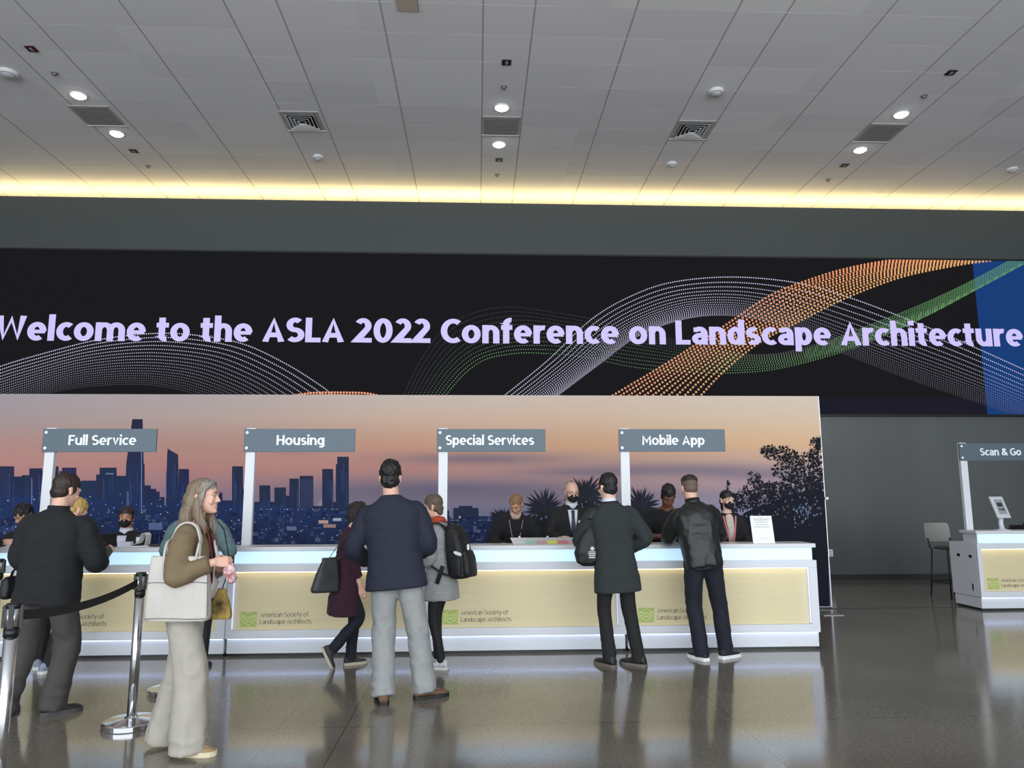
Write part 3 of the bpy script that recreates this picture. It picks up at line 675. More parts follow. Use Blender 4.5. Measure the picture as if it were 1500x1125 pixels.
# ------------------------------------------------------------------ counters, signs
CW = 2.035; CY = 7.88; CR = 3.58; CT = 1.078
M_PANEL = mat('pale_wood_panel', (208, 194, 154), .5, var=.025, vscale=3, stretch=(.6, 1, 9))
M_LBLUE = mat('blue_light_panel', (180, 210, 230), .4, emit=(184, 216, 246), estr=.8)
M_WARM = mat('warm_led', (255, 240, 200), .5, emit=(255, 238, 200), estr=4.0)
M_LILAC = mat('cool_led', (200, 210, 255), .5, emit=(176, 190, 255), estr=1.0)
M_KICK = mat('kick_led', (215, 225, 255), .5, emit=(190, 208, 255), estr=3.5)
M_LOGO = mat('emblem_green', (160, 176, 92), .6)
M_LOGOL = mat('emblem_line', (206, 208, 150), .6)
M_INK = mat('brown_grey_ink', (88, 78, 62), .6)
def counter(x, y, label, group, handles=False):
    t = thing('service_counter', label, 'counter', (x, y, 0), group=group)
    W = CW-.006
    MB().box(.03, W-.03, .07, .58, 0, .03).build('plinth', M_BLACK, t)
    MB().box(.012, W-.012, .03, .6, .028, .168).build('kick_panel', M_WHITE, t)
    MB().box(.02, W-.02, .012, .024, .1685, .1735).build('kick_light', M_KICK, t)
    # carcass with a recessed opening in its front
    a, b, c, d = .055, W-.085, .255, .828
    m = MB()
    m.box(0, W, 0, .05, .174, c).box(0, W, 0, .05, d, .905).box(0, a, 0, .05, c, d).box(b, W, 0, .05, c, d)
    m.box(0, W, .05, .62, .174, .905)
    m.build('carcass', M_WHITE, t, bevel=.003)
    MB().box(a, b, .046, .05, c, d).build('front_panel', M_PANEL, t)
    MB().box(a+.01, b-.01, .012, .024, d-.006, d-.001).build('panel_light', M_WARM, t)
    MB().box(b-.004, b-.0005, .012, .04, c+.01, d-.01).build('panel_light', M_LILAC, t)
    MB().box(a+.0005, a+.004, .012, .04, c+.01, d-.01).build('panel_light', M_LILAC, t)
    # raised tier with its glowing band, and the top
    MB().box(.03, W-.03, .03, .33, .905, 1.036).build('raised_tier', M_WHITE, t)
    MB().box(.035, W-.035, .024, .03, .912, 1.032).build('light_band', M_LBLUE, t)
    MB().box(0, W, -.002, .36, 1.036, CT).build('countertop', mat('countertop', (205, 206, 208), .3), t, bevel=.003)
    # emblem and name
    lx = a+.075
    MB().box(lx, lx+.165, .0445, .046, .285, .43).build('emblem', M_LOGO, t)
    m = MB()
    for k in range(3):
        z = .30+.035*k
        m.ribbon([(lx+.165*q, .044, z+.075*abs(1-2*q)**1.4*(1 if k < 2 else .5)) for q in (0, .2, .4, .5, .6, .8, 1)], (0, 0, 1), .006, .001)
        m.ribbon([(lx+.165*q, .0438, z+.055*(1-abs(1-2*q))) for q in (0, .25, .5, .75, 1)], (0, 0, 1), .005, .001)
    m.build('emblem_lines', M_LOGOL, t)
    m = MB()
    lettering(m, 'American Society of', lx+.195, lx+.195+.485, .378, .046, .0448, bold=.12)
    lettering(m, 'Landscape Architects', lx+.195, lx+.195+.52, .309, .046, .0448, bold=.12)
    m.build('lettering', M_INK, t, normals=False)
    if handles:
        for yy, zz, hy, hz in ((.16, .72, .05, .03), (.42, .72, .05, .03), (.16, .3, .022, .07)):
            f = []
            for i in range(20):
                q = 2*math.pi*i/20
                f.append((yy+hy*math.copysign(abs(math.cos(q))**.6, math.cos(q)), zz+hz*math.copysign(abs(math.sin(q))**.6, math.sin(q))))
            MB().prism([(p[0], p[1]) for p in f], -.003, .0, 'x').build('hand_hole', M_WHITE, t)
            MB().prism([(yy+(p[0]-yy)*.72, zz+(p[1]-zz)*.72) for p in f], -.0045, -.002, 'x').build('hand_hole', M_BLACK, t)
    return t
names = ['under the Mobile App sign', 'under the Special Services sign', 'under the Housing sign', 'under the Full Service sign', 'at the left edge, left of the Full Service sign']
for k in range(5):
    counter(CR-CW*(k+1), CY, 'white lit reception counter %s' % names[k], 'row of lit reception counters')
KXP, KYP = 6.93, 10.24
counter(KXP, KYP, 'white lit counter at the right edge under the Scan & Go sign', 'lit counter of the scan desk', True)

M_SLATE = mat('slate_sign', (78, 94, 104), .45)
M_POST = mat('white_post', (216, 217, 220), .4)
M_SIGNTX = mat('sign_white', (238, 242, 246), .6)
def sign(x, y, txt, tx0, tx1, cap=.108, wide=1.2):
    t = thing('counter_sign', 'slate sign reading %s on a white post' % txt, 'sign', (x, y, 0), group='slate signs above the counters')
    MB().box(.0, .10, .0, .06, .906, 2.33).build('post', M_POST, t, bevel=.004)
    MB().box(-.02, wide-.02, -.022, -.001, 2.068, 2.318).build('sign_panel', M_SLATE, t, bevel=.002)
    m = MB(); lettering(m, txt, tx0, tx1, 2.142, cap, -.0235, bold=.195); m.build('sign_lettering', M_SIGNTX, t, normals=False)
    for z in (2.11, 2.278):
        MB().lathe([(.016, -.006), (.016, 0), (.004, .002)], 14, (.015, -.024, z), 'y').build('screw', M_SIGNTX, t)
for k, (txt, px0, px1, pleft) in enumerate((('Full Service', 102, 201, 64), ('Housing', 406, 476, 358), ('Special Services', 653, 782, 640), ('Mobile App', 940, 1031, 906))):
    y = 8.245; xl = at(pleft, 645, y).x+.02
    sign(xl, y, txt, at(px0, 645, y).x-xl, at(px1, 645, y).x-xl)
y = KYP+.365; xl = at(1404, 660, y).x+.02
sign(xl, y, 'Scan & Go', at(1434, 662, y).x-xl, at(1494, 662, y).x-xl)

# ------------------------------------------------------------------ stanchions
def stanchion(x, y, label, rz=0, grp='chrome belt stanchions'):
    t = thing('belt_stanchion', label, 'stanchion', (x, y, 0), rz, grp)
    MB().lathe([(.185, 0), (.19, .005), (.19, .035), (.185, .04), (.175, .043), (.05, .058), (.034, .07)], 48).build('base', M_CHROME, t, smooth=False)
    MB().lathe([(.032, .05), (.032, .9)], 28).build('post', M_CHROME, t, smooth=True)
    MB().lathe([(.036, .885), (.036, .925)], 28).build('collar', M_BLACK, t, smooth=True)
    m = MB().lathe([(.034, .925), (.034, 1.03)], 28).build('belt_head', M_CHROME, t, smooth=True)
    MB().lathe([(.036, 1.03), (.037, 1.045), (.03, 1.052)], 28).build('head_cap', M_BLACK, t, smooth=True)
    h = MB()
    for s in range(4):
        a = math.pi/2*s; c_, s_ = math.cos(a), math.sin(a)
        P = [(.03, -.012), (.046, -.012), (.046, .012), (.03, .012)]
        h.prism([(p[0]*c_-p[1]*s_, p[0]*s_+p[1]*c_) for p in P], .93, 1.04, 'z')
    h.build('belt_slot', M_BLACK, t)
    return t
S1 = (-2.43, 5.65); S2 = (-2.40, 4.1); S3 = (-4.22, 6.95); S4 = (-2.50, 6.55)
stanchion(S1[0], S1[1], 'chrome stanchion on a round base left of the white tote bag', R(20))
stanchion(S2[0], S2[1], 'nearest chrome stanchion, cut by the lower left corner of the picture', R(20))
stanchion(S3[0], S3[1], 'chrome stanchion at the far left edge beside the man in the black jacket')
stanchion(S4[0], S4[1], 'chrome stanchion mostly hidden behind the woman with the tote bag')
M_BELT = mat('black_belt', (16, 16, 17), .75)
def belt(a, b, sag, label, z0=.985, z1=.985):
    A = Vector((a[0], a[1], z0)); B = Vector((b[0], b[1], z1)); d = (B-A).normalized()
    A2, B2 = A+d*.05, B-d*.05
    pts = [A2.lerp(B2, k/16)-Vector((0, 0, sag*4*(k/16)*(1-k/16))) for k in range(17)]
    return tag(MB().ribbon(pts, (0, 0, 1), .05, .003).build('stanchion_belt', M_BELT), label, 'belt', 'black retractable belts')
belt(S2, S1, .05, 'black belt slung between the nearest stanchion and the one by the tote bag')
belt((-5.6, 6.5), S3, .03, 'black belt running out of the left edge of the picture')

# ------------------------------------------------------------------ things on the counters
# leaning notice stand
q = at(1119, 797, 7.98)
t = thing('notice_stand', 'white notice in a leaning stand on the counter right of the masked woman', 'notice', (q.x, 7.97, CT), R(3))
def lean(x0, x1, z0, z1, y0, th, sl):
    return [[(x, y0+d+z*sl, z) for (x, d) in ((x0, 0), (x1, 0), (x1, th), (x0, th))] for z in (z0, z1)]
MB().loft(lean(-.12, .12, 0, .285, 0, .004, .2)).build('holder', mat('clear_acrylic', (225, 228, 228), .15), t)
MB().loft(lean(-.112, .112, .008, .278, -.002, .0015, .2)).build('notice_sheet', M_PAPER, t)
MB().box(-.12, .12, 0, .12, 0, .004).build('foot', mat('clear_acrylic', (225, 228, 228), .15), t)
m = MB()
for k, (z, w_) in enumerate(((.215, .07), (.19, .065), (.165, .085))):
    for j in range(9):
        xx = -w_+2*w_*j/9
        m.loft(lean(xx, xx+w_*.17, z, z+.007, -.0035, .001, .2))
m.build('notice_print', mat('notice_ink', (150, 150, 150), .7), t)
m = MB()
m.loft(lean(-.09, -.035, .235, .262, -.0035, .001, .2)).loft(lean(.03, .09, .235, .262, -.0035, .001, .2)).loft(lean(-.028, .025, .23, .268, -.0035, .001, .2))
m.loft(lean(-.06, .06, .05, .056, -.0035, .001, .2)).loft(lean(-.045, .045, .035, .04, -.0035, .001, .2))
m.build('notice_header', mat('notice_grey', (205, 205, 200), .7), t)
# badge tray with coloured tabs
q0, q1 = at(752, 797, 8.02), at(853, 797, 8.02)
t = thing('badge_tray', 'clear tray of badges with coloured tabs on the counter by the bald man', 'tray', (q0.x, 7.99, CT))
L = q1.x-q0.x
MB().box(0, L, .02, .22, 0, .006).build('tray_base', M_PAPER, t)
MB().loft([[(0, .0, 0), (L, .0, 0), (L, .012, 0), (0, .012, 0)], [(-.03, .11, .065), (L-.0, .11, .065), (L-.0, .122, .065), (-.03, .122, .065)]]).build('tray_front', mat('tray_clear', (178, 178, 176), .25), t)
TC = [(196, 196, 194), (140, 186, 168), (186, 140, 152), (206, 206, 70), (206, 110, 110), (196, 150, 156)]
xs = [.02, .13, .25, .36, .47, .58, L-.02]
for k in range(6):
    z0, z1 = .008, .036
    MB().loft([[(xs[k], -.004+z*1.69, z), (xs[k+1]-.004, -.004+z*1.69, z), (xs[k+1]-.004, .0+z*1.69, z), (xs[k], .0+z*1.69, z)] for z in (z0, z1)]).build('tab_strip', mat('tab_%d' % k, TC[k], .5), t)
for k in range(3): MB().lathe([(.012, 0), (.012, .012), (.006, .018)], 12, (.07+.3*k, .114, .065)).build('tray_knob', M_CW, t)
# paper roll, papers, laptop and bottle near the seated man
q = at(205, 797, 8.12)
t = thing('receipt_holder', 'white curled paper in a holder on the counter beside the seated masked man', 'paper', (q.x, 8.1, CT))
pts = []
for k in range(15):
    a = R(-110+k*17); pts.append((.02+.05*math.sin(a)*1.0, 0, .09+.055*math.cos(a)))
m = MB(); m.ribbon([(.0-.11, 0, .012), (-.04, 0, .02), (.0, 0, .035), (.02, 0, .06), (.03, 0, .1), (.045, 0, .132), (.07, 0, .14), (.092, 0, .12), (.09, 0, .05), (.08, 0, .004)], (0, 1, 0), .12, .003)
m.build('curled_sheet', M_PAPER, t)
MB().box(-.19, -.06, -.07, .0, .0, .05).build('card_block', mat('pale_card', (206, 206, 222), .7), t)
MB().box(-.19, .13, -.06, .06, 0, .006).build('sheet', M_PAPER, t)
q = at(208, 772, 8.25)
t = thing('sanitizer_bottle', 'small bottle with a black cap behind the curled paper', 'bottle', (q.x, 8.19, CT))
MB().lathe([(.022, 0), (.025, .01), (.025, .10), (.012, .125)], 20).build('bottle_body', mat('bottle_dark', (40, 44, 60), .3), t, smooth=True)
MB().lathe([(.0256, .03), (.0256, .09)], 20).build('label', M_PAPER, t, smooth=True)
MB().lathe([(.012, .12), (.013, .15), (.009, .155)], 16).build('cap', M_BLACK, t, smooth=True)
q = at(165, 797, 8.1)
t = thing('laptop', 'open black laptop on the counter in front of the seated masked man', 'laptop', (q.x-.09, 8.07, CT))
MB().box(-.15, .15, .03, .15, 0, .016).build('keyboard_base', M_BLACK, t, bevel=.004)
MB().loft([[(-.15, .0, .012), (.15, .0, .012), (.15, .01, .012), (-.15, .01, .012)], [(-.15, -.05, .135), (.15, -.05, .135), (.15, -.043, .135), (-.15, -.043, .135)]]).build('lid', M_BLACK, t, bevel=.003)
q = at(22, 797, 8.0)
t = thing('paper_sheets', 'white sheets lying on the counter at the left edge', 'paper', (q.x, 8.03, CT), R(12))
MB().box(-.12, .12, -.09, .09, 0, .003).build('sheet', M_PAPER, t)
MB().loft([[(-.08, -.09, .004), (.13, -.06, .005), (.13, -.058, .005), (-.08, -.088, .004)], [(-.09, .06, .07), (.12, .09, .075), (.12, .092, .075), (-.09, .062, .07)]]).build('sheet', M_PAPER, t)
q = at(236, 795, 8.15)
o = MB().box(-.1, .1, -.05, .05, 0, .02).build('card_reader', M_BLACK, bevel=.005); o.location = (q.x, 8.1, CT); tag(o, 'flat black card reader on the counter right of the curled paper', 'card reader')

# scan desk: tablet stand, stool
q = at(1468, 776, 10.42)
t = thing('tablet_stand', 'white tablet kiosk on a stand on the scan desk', 'tablet', (q.x, 10.42, CT), R(20))
MB().lathe([(.11, 0), (.11, .008), (.05, .014), (.03, .03)], 32).build('base', M_WHITE, t, smooth=False)
MB().tube([(0, .0, .01), (0, .01, .1), (0, .0, .2)], [.038, .03, .03], 16).build('stem', M_WHITE, t, smooth=True)
def tilt(x0, x1, z0, z1, y0, th, sl): return [[(x, y0+d+(z-.18)*sl, z) for (x, d) in ((x0, 0), (x1, 0), (x1, th), (x0, th))] for z in (z0, z1)]
MB().loft(tilt(-.13, .13, .17, .47, -.06, .03, .35)).build('tablet_frame', M_WHITE, t, bevel=.006)
MB().loft(tilt(-.082, .082, .225, .43, -.0625, .004, .35)).build('tablet_screen', mat('tablet_screen', (120, 128, 130), .3, emit=(96, 102, 106), estr=.8), t)
m = MB(); m.loft(tilt(-.06, .05, .33, .385, -.0645, .002, .35)).loft(tilt(-.055, -.02, .28, .305, -.0645, .002, .35)).loft(tilt(.0, .05, .275, .305, -.0645, .002, .35))
m.build('screen_blocks', mat('screen_dark', (52, 58, 62), .4), t)
M_STOOL = mat('stool_grey', (150, 148, 144), .5)
t = thing('bar_stool', 'grey bar stool with black legs behind the scan desk', 'stool', (7.3, 11.45, 0), R(8))
MB().ell((0, 0, .76), (.22, .21, .03)).build('seat', mat('stool_seat', (52, 52, 54), .6), t, smooth=True)
m = MB()
rr = []
for z, hw in ((.84, .2), (.9, .225), (1.05, .225), (1.11, .215), (1.135, .19)):
    ring = []
    for i in range(13):
        x = -hw+2*hw*i/12; ring.append((x, .2+.05*(1-(x/.23)**2)+(z-.84)*.08, z))
    for i in range(12, -1, -1):
        x = -hw+2*hw*i/12; ring.append((x, .215+.05*(1-(x/.23)**2)+(z-.84)*.08, z))
    rr.append(ring)
m.loft(rr).build('backrest', M_STOOL, t, smooth=False, bevel=.004)
for sx_ in (-1, 1):
    for sy_ in (-1, 1):
        MB().tube([(sx_*.17, sy_*.16, .745), (sx_*.21, sy_*.21, .012)], .011, 10).build('leg', M_BLACK, t, smooth=True)
    MB().tube([(sx_*.19, .17, .75), (sx_*.2, .2, .9)], .011, 10).build('back_support', M_BLACK, t, smooth=True)
MB().tube([(-.2, -.2, .25), (.2, -.2, .25)], .009, 8).tube([(-.2, .2, .25), (.2, .2, .25)], .009, 8).tube([(-.2, -.2, .25), (-.2, .2, .25)], .009, 8).tube([(.2, -.2, .25), (.2, .2, .25)], .009, 8).tube([(-.18, -.17, .6), (.18, -.17, .6)], .009, 8).build('footrest', M_BLACK, t, smooth=True)
# outlet on the grey wall
q = at(1213, 810, WALLY)
t = thing('wall_outlet', 'white outlet low on the grey wall beside the backdrop', 'outlet', (q.x+.05, WALLY, q.z))
MB().box(-.04, .04, -.01, 0, -.065, .065).build('cover', M_PAPER, t, bevel=.003)
MB().box(-.015, .015, -.013, -.009, .012, .042).box(-.015, .015, -.013, -.009, -.042, -.012).build('socket', mat('socket_grey', (180, 180, 180), .5), t)

# ------------------------------------------------------------------ people
def V(*a): return Vector(a)
def orth(a, b): return (a-b*a.dot(b)).normalized()
SKIN = {'light': mat('skin_light', (214, 168, 146), .55, var=.05, vscale=14), 'pale': mat('skin_pale', (216, 178, 158), .55, var=.05, vscale=14), 'tan': mat('skin_tan', (186, 138, 110), .55, var=.06, vscale=14), 'brown': mat('skin_brown', (112, 74, 56), .55, var=.06, vscale=14)}
LIPS = {'light': mat('lips_light', (186, 124, 112), .5), 'pale': mat('lips_pale', (192, 128, 118), .5), 'tan': mat('lips_tan', (156, 100, 86), .5), 'brown': mat('lips_brown', (98, 58, 50), .5)}
M_EYEW = mat('eye_white', (186, 176, 170), .35); M_IRIS = mat('eye_iris', (46, 36, 30), .2)
M_HBLACK = mat('hair_black', (16, 14, 14), .55, bump=.5, bscale=120, stretch=(1, 1, .35))
M_HDARK = mat('hair_dark_brown', (42, 28, 22), .55, bump=.5, bscale=120, stretch=(1, 1, .35))
BODY = {'m': [(-.10, .145, .098, 0), (0, .152, .104, 0), (.12, .134, .097, 0), (.25, .148, .106, 0), (.36, .165, .11, 0), (.43, .165, .098, -.01), (.48, .13, .078, -.012), (.52, .078, .062, -.008), (.56, .055, .057, 0)],
        'f': [(-.10, .15, .10, 0), (0, .155, .102, 0), (.12, .118, .088, 0), (.25, .13, .096, 0), (.36, .145, .1, 0), (.43, .148, .09, -.008), (.48, .115, .07, -.01), (.52, .066, .055, -.006), (.56, .047, .05, 0)]}
def sring(c, ax, ay, n=28, e=2.4):
    out = []
    for i in range(n):
        a = 2*math.pi*i/n; x, y = math.cos(a), math.sin(a)
        out.append(c+ax*math.copysign(abs(x)**(2/e), x)+ay*math.copysign(abs(y)**(2/e), y))
    return out
def smooth_pts(pts, rad, n=6):
    """Catmull-Rom resampling of a limb with its radii"""
    P = [pts[0]]+list(pts)+[pts[-1]]; Q = [rad[0]]+list(rad)+[rad[-1]]; op, orr = [], []
    for k in range(1, len(P)-2):
        for i in range(n):
            t = i/n
            def cr(a, b, c, d): return .5*((2*b)+(c-a)*t+(2*a-5*b+4*c-d)*t*t+(3*b-a-3*c+d)*t**3)
            op.append(Vector([cr(P[k-1][j], P[k][j], P[k+1][j], P[k+2][j]) for j in range(3)])); orr.append(cr(Q[k-1], Q[k], Q[k+1], Q[k+2]))
    op.append(Vector(P[-2])); orr.append(Q[-2])
    return op, orr

class Fig:
    def __init__(s, label, loc, yaw, H, sex='m', pel=(0, 0, 0), lean=(0, 0), bow=0.0, twist=0, head=(0, 0, 0), hoff=(0, 0, 0), armL=((-.2, .05, -1), (.1, .4, -.9)), armR=((.2, .05, -1), (-.1, .4, -.9)),
                 footL=(-.1, 0, 8), footR=(.1, 0, -8), handL=None, handR=None, skin='light', sh=None, seed=1.0, vox=.0065, knee=(None, None), grp=None):
        s.S = H/1.75; s.sex = sex; s.skin = skin; s.seed = seed; s.vox = vox
        s.root = thing('person', label, 'person', loc, R(yaw), grp); s.root.scale = (s.S,)*3
        s.pelv = V(pel[0], pel[1], .945+pel[2])
        s.u = V(lean[0], lean[1], 1).normalized()
        r = Matrix.Rotation(R(twist), 3, 'Z') @ V(1, 0, 0)
        s.r = orth(r, s.u); s.f = s.u.cross(s.r); s.bow = bow
        w = sh if sh else (.178 if sex == 'm' else .155)
        s.shw = w
        s.shl = {-1: s.pos(.437)-s.r*w, 1: s.pos(.437)+s.r*w}
        s.hip = {-1: s.pelv+V(-.088, 0, -.035), 1: s.pelv+V(.088, 0, -.035)}
        s.elb, s.wri, s.fdir = {}, {}, {}
        for sd, a in ((-1, armL), (1, armR)):
            d1, d2 = Vector(a[0]).normalized(), Vector(a[1]).normalized()
            s.elb[sd] = s.shl[sd]+d1*.285; s.wri[sd] = s.elb[sd]+d2*.25; s.fdir[sd] = d2
        s.hand = {-1: handL, 1: handR}
        s.ank, s.kne, s.fy, s.fp = {}, {}, {}, {}
        for sd, ft, kh in ((-1, footL, knee[0]), (1, footR, knee[1])):
            z = ft[3] if len(ft) > 3 else 0.0; pitch = ft[4] if len(ft) > 4 else 0.0
            s.fy[sd] = R(ft[2]); s.fp[sd] = R(pitch)
            A = V(ft[0], ft[1], .085+z); Hh = s.hip[sd]; d = A-Hh; L1, L2 = .416, .42
            D = min(d.length, (L1+L2)*.999); dn = d.normalized()
            k1 = (L1*L1-L2*L2+D*D)/(2*D); hgt = math.sqrt(max(0, L1*L1-k1*k1))
            fw = Vector(kh) if kh else V(-math.sin(s.fy[sd])*.5, 1, 0)
            s.kne[sd] = Hh+dn*k1+orth(fw, dn)*hgt; s.ank[sd] = A
        nk = s.pos(.545); s.neck = nk
        s.hc = s.pos(.56)+s.f_at(.56)[1]*.0+s.u_at(.56)*.125+V(0, .012, 0)+Vector(hoff)
        s.hm = Matrix.Rotation(R(head[0]), 3, 'Z') @ Matrix.Rotation(R(head[1]), 3, 'X') @ Matrix.Rotation(R(head[2]), 3, 'Y')
    def pos(s, t): return s.pelv+s.u*t+s.f*(s.bow*max(0, t)**2)
    def u_at(s, t): return (s.u+s.f*(2*s.bow*max(0, t))).normalized()
    def f_at(s, t):
        u = s.u_at(t); return s.r, u.cross(s.r)
    def h(s, x, y, z): return s.hc+s.hm @ V(x, y, z)
    def torso(s, mb, table, e=2.4, grow=0.0, n=32):
        rings = []
        # densify
        T = [q if len(q) == 4 else q+(0,) for q in table]
        for k in range(len(T)-1):
            for i in range(3):
                a, b = T[k], T[k+1]; t = i/3; t2 = t*t*(3-2*t)*.5+t*.5
                q = (a[0]+(b[0]-a[0])*t,)+tuple(a[j]+(b[j]-a[j])*t2 for j in (1, 2, 3)); rings.append(q)
        rings.append(T[-1])
        out = []
        for t, w, d, y in rings:
            r, f = s.f_at(t)
            out.append(sring(s.pos(t)+f*y, r*(w+grow), f*(d+grow), n, e))
        mb.loft(out)
    def limb(s, mb, pts, rad, n=18, rounded=True):
        p, q = smooth_pts([Vector(a) for a in pts], rad); mb.tube(p, q, n, rounded)
    def body(s, brow=True, eyes=True):
        mb = MB(); s.torso(mb, BODY[s.sex])
        for sd in (-1, 1):
            s.limb(mb, [s.hip[sd]+V(0, 0, .05), s.hip[sd].lerp(s.kne[sd], .5), s.kne[sd], s.kne[sd].lerp(s.ank[sd], .35), s.ank[sd]], [.076, .066, .044, .042, .032])
            fd = V(-math.sin(s.fy[sd])*math.cos(s.fp[sd]), math.cos(s.fy[sd])*math.cos(s.fp[sd]), math.sin(s.fp[sd])); dn = V(0, 0, -1) if abs(s.fp[sd]) < .2 else orth(V(0, 0, -1), fd)
            mb.tube([s.ank[sd]-fd*.03+dn*.04, s.ank[sd]+fd*.06+dn*.045, s.ank[sd]+fd*.13+dn*.055], [.03, .032, .024], 12, True)
            k = .92 if s.sex == 'f' else 1.0
            mb.ell(s.shl[sd]-s.r*sd*.012, (.05*k, .05*k, .05*k))
            s.limb(mb, [s.shl[sd], s.shl[sd].lerp(s.elb[sd], .5), s.elb[sd], s.elb[sd].lerp(s.wri[sd], .4), s.wri[sd]], [.042*k, .042*k, .036*k, .039*k, .027*k])
            s.mkhand(mb, sd)
        s.limb(mb, [s.pos(.50), s.neck, s.hc+s.hm @ V(0, -.025, -.05)], [(.07, .062, .060)[0] if s.sex == 'm' else .056, .062 if s.sex == 'm' else .047, .060 if s.sex == 'm' else .047])
        H = MB()
        H.ell((0, -.012, .032), (.076, .096, .086), None, 28, 18)
        J = [(.06, .066, -.06, .078), (.03, .0675, -.06, .083), (0, .066, -.06, .085), (-.03, .063, -.055, .0855), (-.06, .056, -.045, .084), (-.085, .045, -.03, .082), (-.104, .03, .01, .079), (-.113, .016, .03, .068)]
        if s.sex == 'f': J = [(z, w*.95, a, b-.002) for z, w, a, b in J]
        H.loft([sring(V(0, (a+b)/2, z), V(w, 0, 0), V(0, (b-a)/2, 0), 28, 2.2) for z, w, a, b in J])
        H.tube([V(0, .082, .014), V(0, .093, -.012), V(0, .102, -.03)], [.0075, .0085, .0105], 12, True)
        for q in (-1, 1):
            H.ell((q*.012, .092, -.034), (.008, .010, .007)); H.ell((q*.036, .062, -.034), (.026, .018, .022))
            H.tube([V(q*.012, .084, .02), V(q*.032, .083, .024), V(q*.052, .07, .018)], [.009, .0095, .008], 10, True)
            H.ell((q*.033, .068, .009), (.017, .0165, .0075)); H.ell((q*.033, .066, -.010), (.016, .0145, .006)); H.ell((q*.033, .066, .0), (.016, .0145 if not eyes else .006, .011))
            H.ell((q*.074, -.012, -.012), (.011, .019, .032), Matrix.Rotation(q*.35, 3, 'Z')); H.ell((q*.078, -.02, .005), (.009, .014, .018), Matrix.Rotation(q*.4, 3, 'Z'))
        H.tube([V(-.019, .0815, -.064), V(0, .087, -.062), V(.019, .0815, -.064)], [.004, .0055, .004], 10, True)
        H.tube([V(-.016, .0815, -.072), V(0, .087, -.0725), V(.016, .0815, -.072)], [.004, .0062, .004], 10, True)
        H.ell((0, .072, -.098), (.021, .016, .014))
        mb.add([s.hc+s.hm @ Vector(v) for v in H.v], H.f)
        inv = np.array(s.hm.transposed()); hc = np.array(s.hc)
        def pick(c):
            q = (c-hc) @ inv.T
            m = (np.abs(q[:, 0]) < .02) & (q[:, 2] > -.077) & (q[:, 2] < -.059) & (q[:, 1] > .0825)
            return m.astype(int)
        o = solid('body', mb, [SKIN[s.skin], LIPS[s.skin]], s.root, s.vox, 3, pick=pick)
        if eyes:
            for q in (-1, 1):
                e = MB().ell(s.h(q*.032, .0715, .0), (.0115, .0115, .0095), s.hm, 16, 12)
                ob = e.build('eye', [M_EYEW, M_IRIS], s.root, smooth=True)
                cfw = s.hc+s.hm @ V(q*.032, .0715, 0); fw = s.hm @ V(0, 1, 0)
                for p in ob.data.polygons:
                    if (p.center-cfw).normalized().dot(fw) > .82: p.material_index = 1
        return o
    def brows(s, m):
        b = MB()
        for q in (-1, 1): b.tube([s.h(q*.014, .0935, .024), s.h(q*.032, .0925, .030), s.h(q*.052, .078, .024)], [.003, .004, .0025], 8, True)
        b.build('eyebrows', m, s.root, smooth=True)
    def mkhand(s, mb, sd):
        hd = s.hand[sd] or {}
        f = Vector(hd.get('f', s.fdir[sd])).normalized()
        t = orth(Vector(hd.get('t', (-sd*.6, .5, .6) if abs(f.z) < .7 else (-sd*.3, 1, 0))), f)
        n = t.cross(f) if sd == 1 else f.cross(t)
        cu = hd.get('curl', .45); k = .94 if s.sex == 'f' else 1.02
        w = s.wri[sd]
        mb.loft([sring(w+f*a*k, t*b*k, n*c*k, 18, 2.4) for a, b, c in ((-.02, .026, .02), (.01, .028, .018), (.04, .036, .0165), (.07, .041, .0145), (.092, .041, .0125), (.1, .036, .008))])
        for off, st, L, rr in ((.0305, .088, .072, .0088), (.0105, .094, .08, .009), (-.0102, .09, .075, .0086), (-.0298, .08, .058, .0078)):
            p = w+(f*st+t*off)*k; pts = [w+(f*(st-.03)+t*off*.95)*k, p]; a = 0
            for q, (fr, an) in enumerate(((.46, 34), (.3, 44), (.24, 34))):
                a += R(an)*cu*(1+.12*(off < 0)); d = f*math.cos(a)+n*math.sin(a)+t*off*.9*(1-cu)
                p = p+d.normalized()*L*fr*k; pts.append(p)
            mb.tube(pts, [rr*k, rr*k, rr*.97*k, rr*.9*k, rr*.78*k], 12, True)
        b = w+(f*.018+t*.024+n*.004)*k
        d1 = (f*.62+t*.62+n*(.25+.35*cu)).normalized(); d2 = (f*.8+t*(.4-.3*cu)+n*(.25+.5*cu)).normalized()
        mb.tube([b, b+d1*.042*k, b+d1*.042*k+d2*.032*k, b+d1*.042*k+d2*.056*k], [.0135*k, .0108*k, .0098*k, .0082*k], 12, True)
    def trousers(s, m, rt=.092, rk=.07, rh=.066, end=.045, amp=.006, waist=.06, hipw=.165, hipd=.118, drape=7):
        mb = MB()
        rings = [(-.115, hipw*.86, hipd*.92, 0), (-.06, hipw, hipd, 0), (0, hipw, hipd, 0), (waist, hipw*.9, hipd*.92, 0)]
        s.torso(mb, rings)
        for sd in (-1, 1):
            a = s.ank[sd]; k = s.kne[sd]; d = (a-k).normalized()
            e = a+d*(.085-end) if abs(s.fp[sd]) < .2 else a
            s.limb(mb, [s.hip[sd]+V(0, 0, .02), s.hip[sd].lerp(k, .45), k, k.lerp(e, .5), e], [rt, (rt*.62+rk*.38), rk, (rk+rh)/2, rh], 22, False)
        return solid('trousers', mb, m, s.root, .011, 4, [(amp*1.1, (11, 11, 15), True), (amp*.8, (22, 22, drape), False)], seed=s.seed, weight=s.legw)
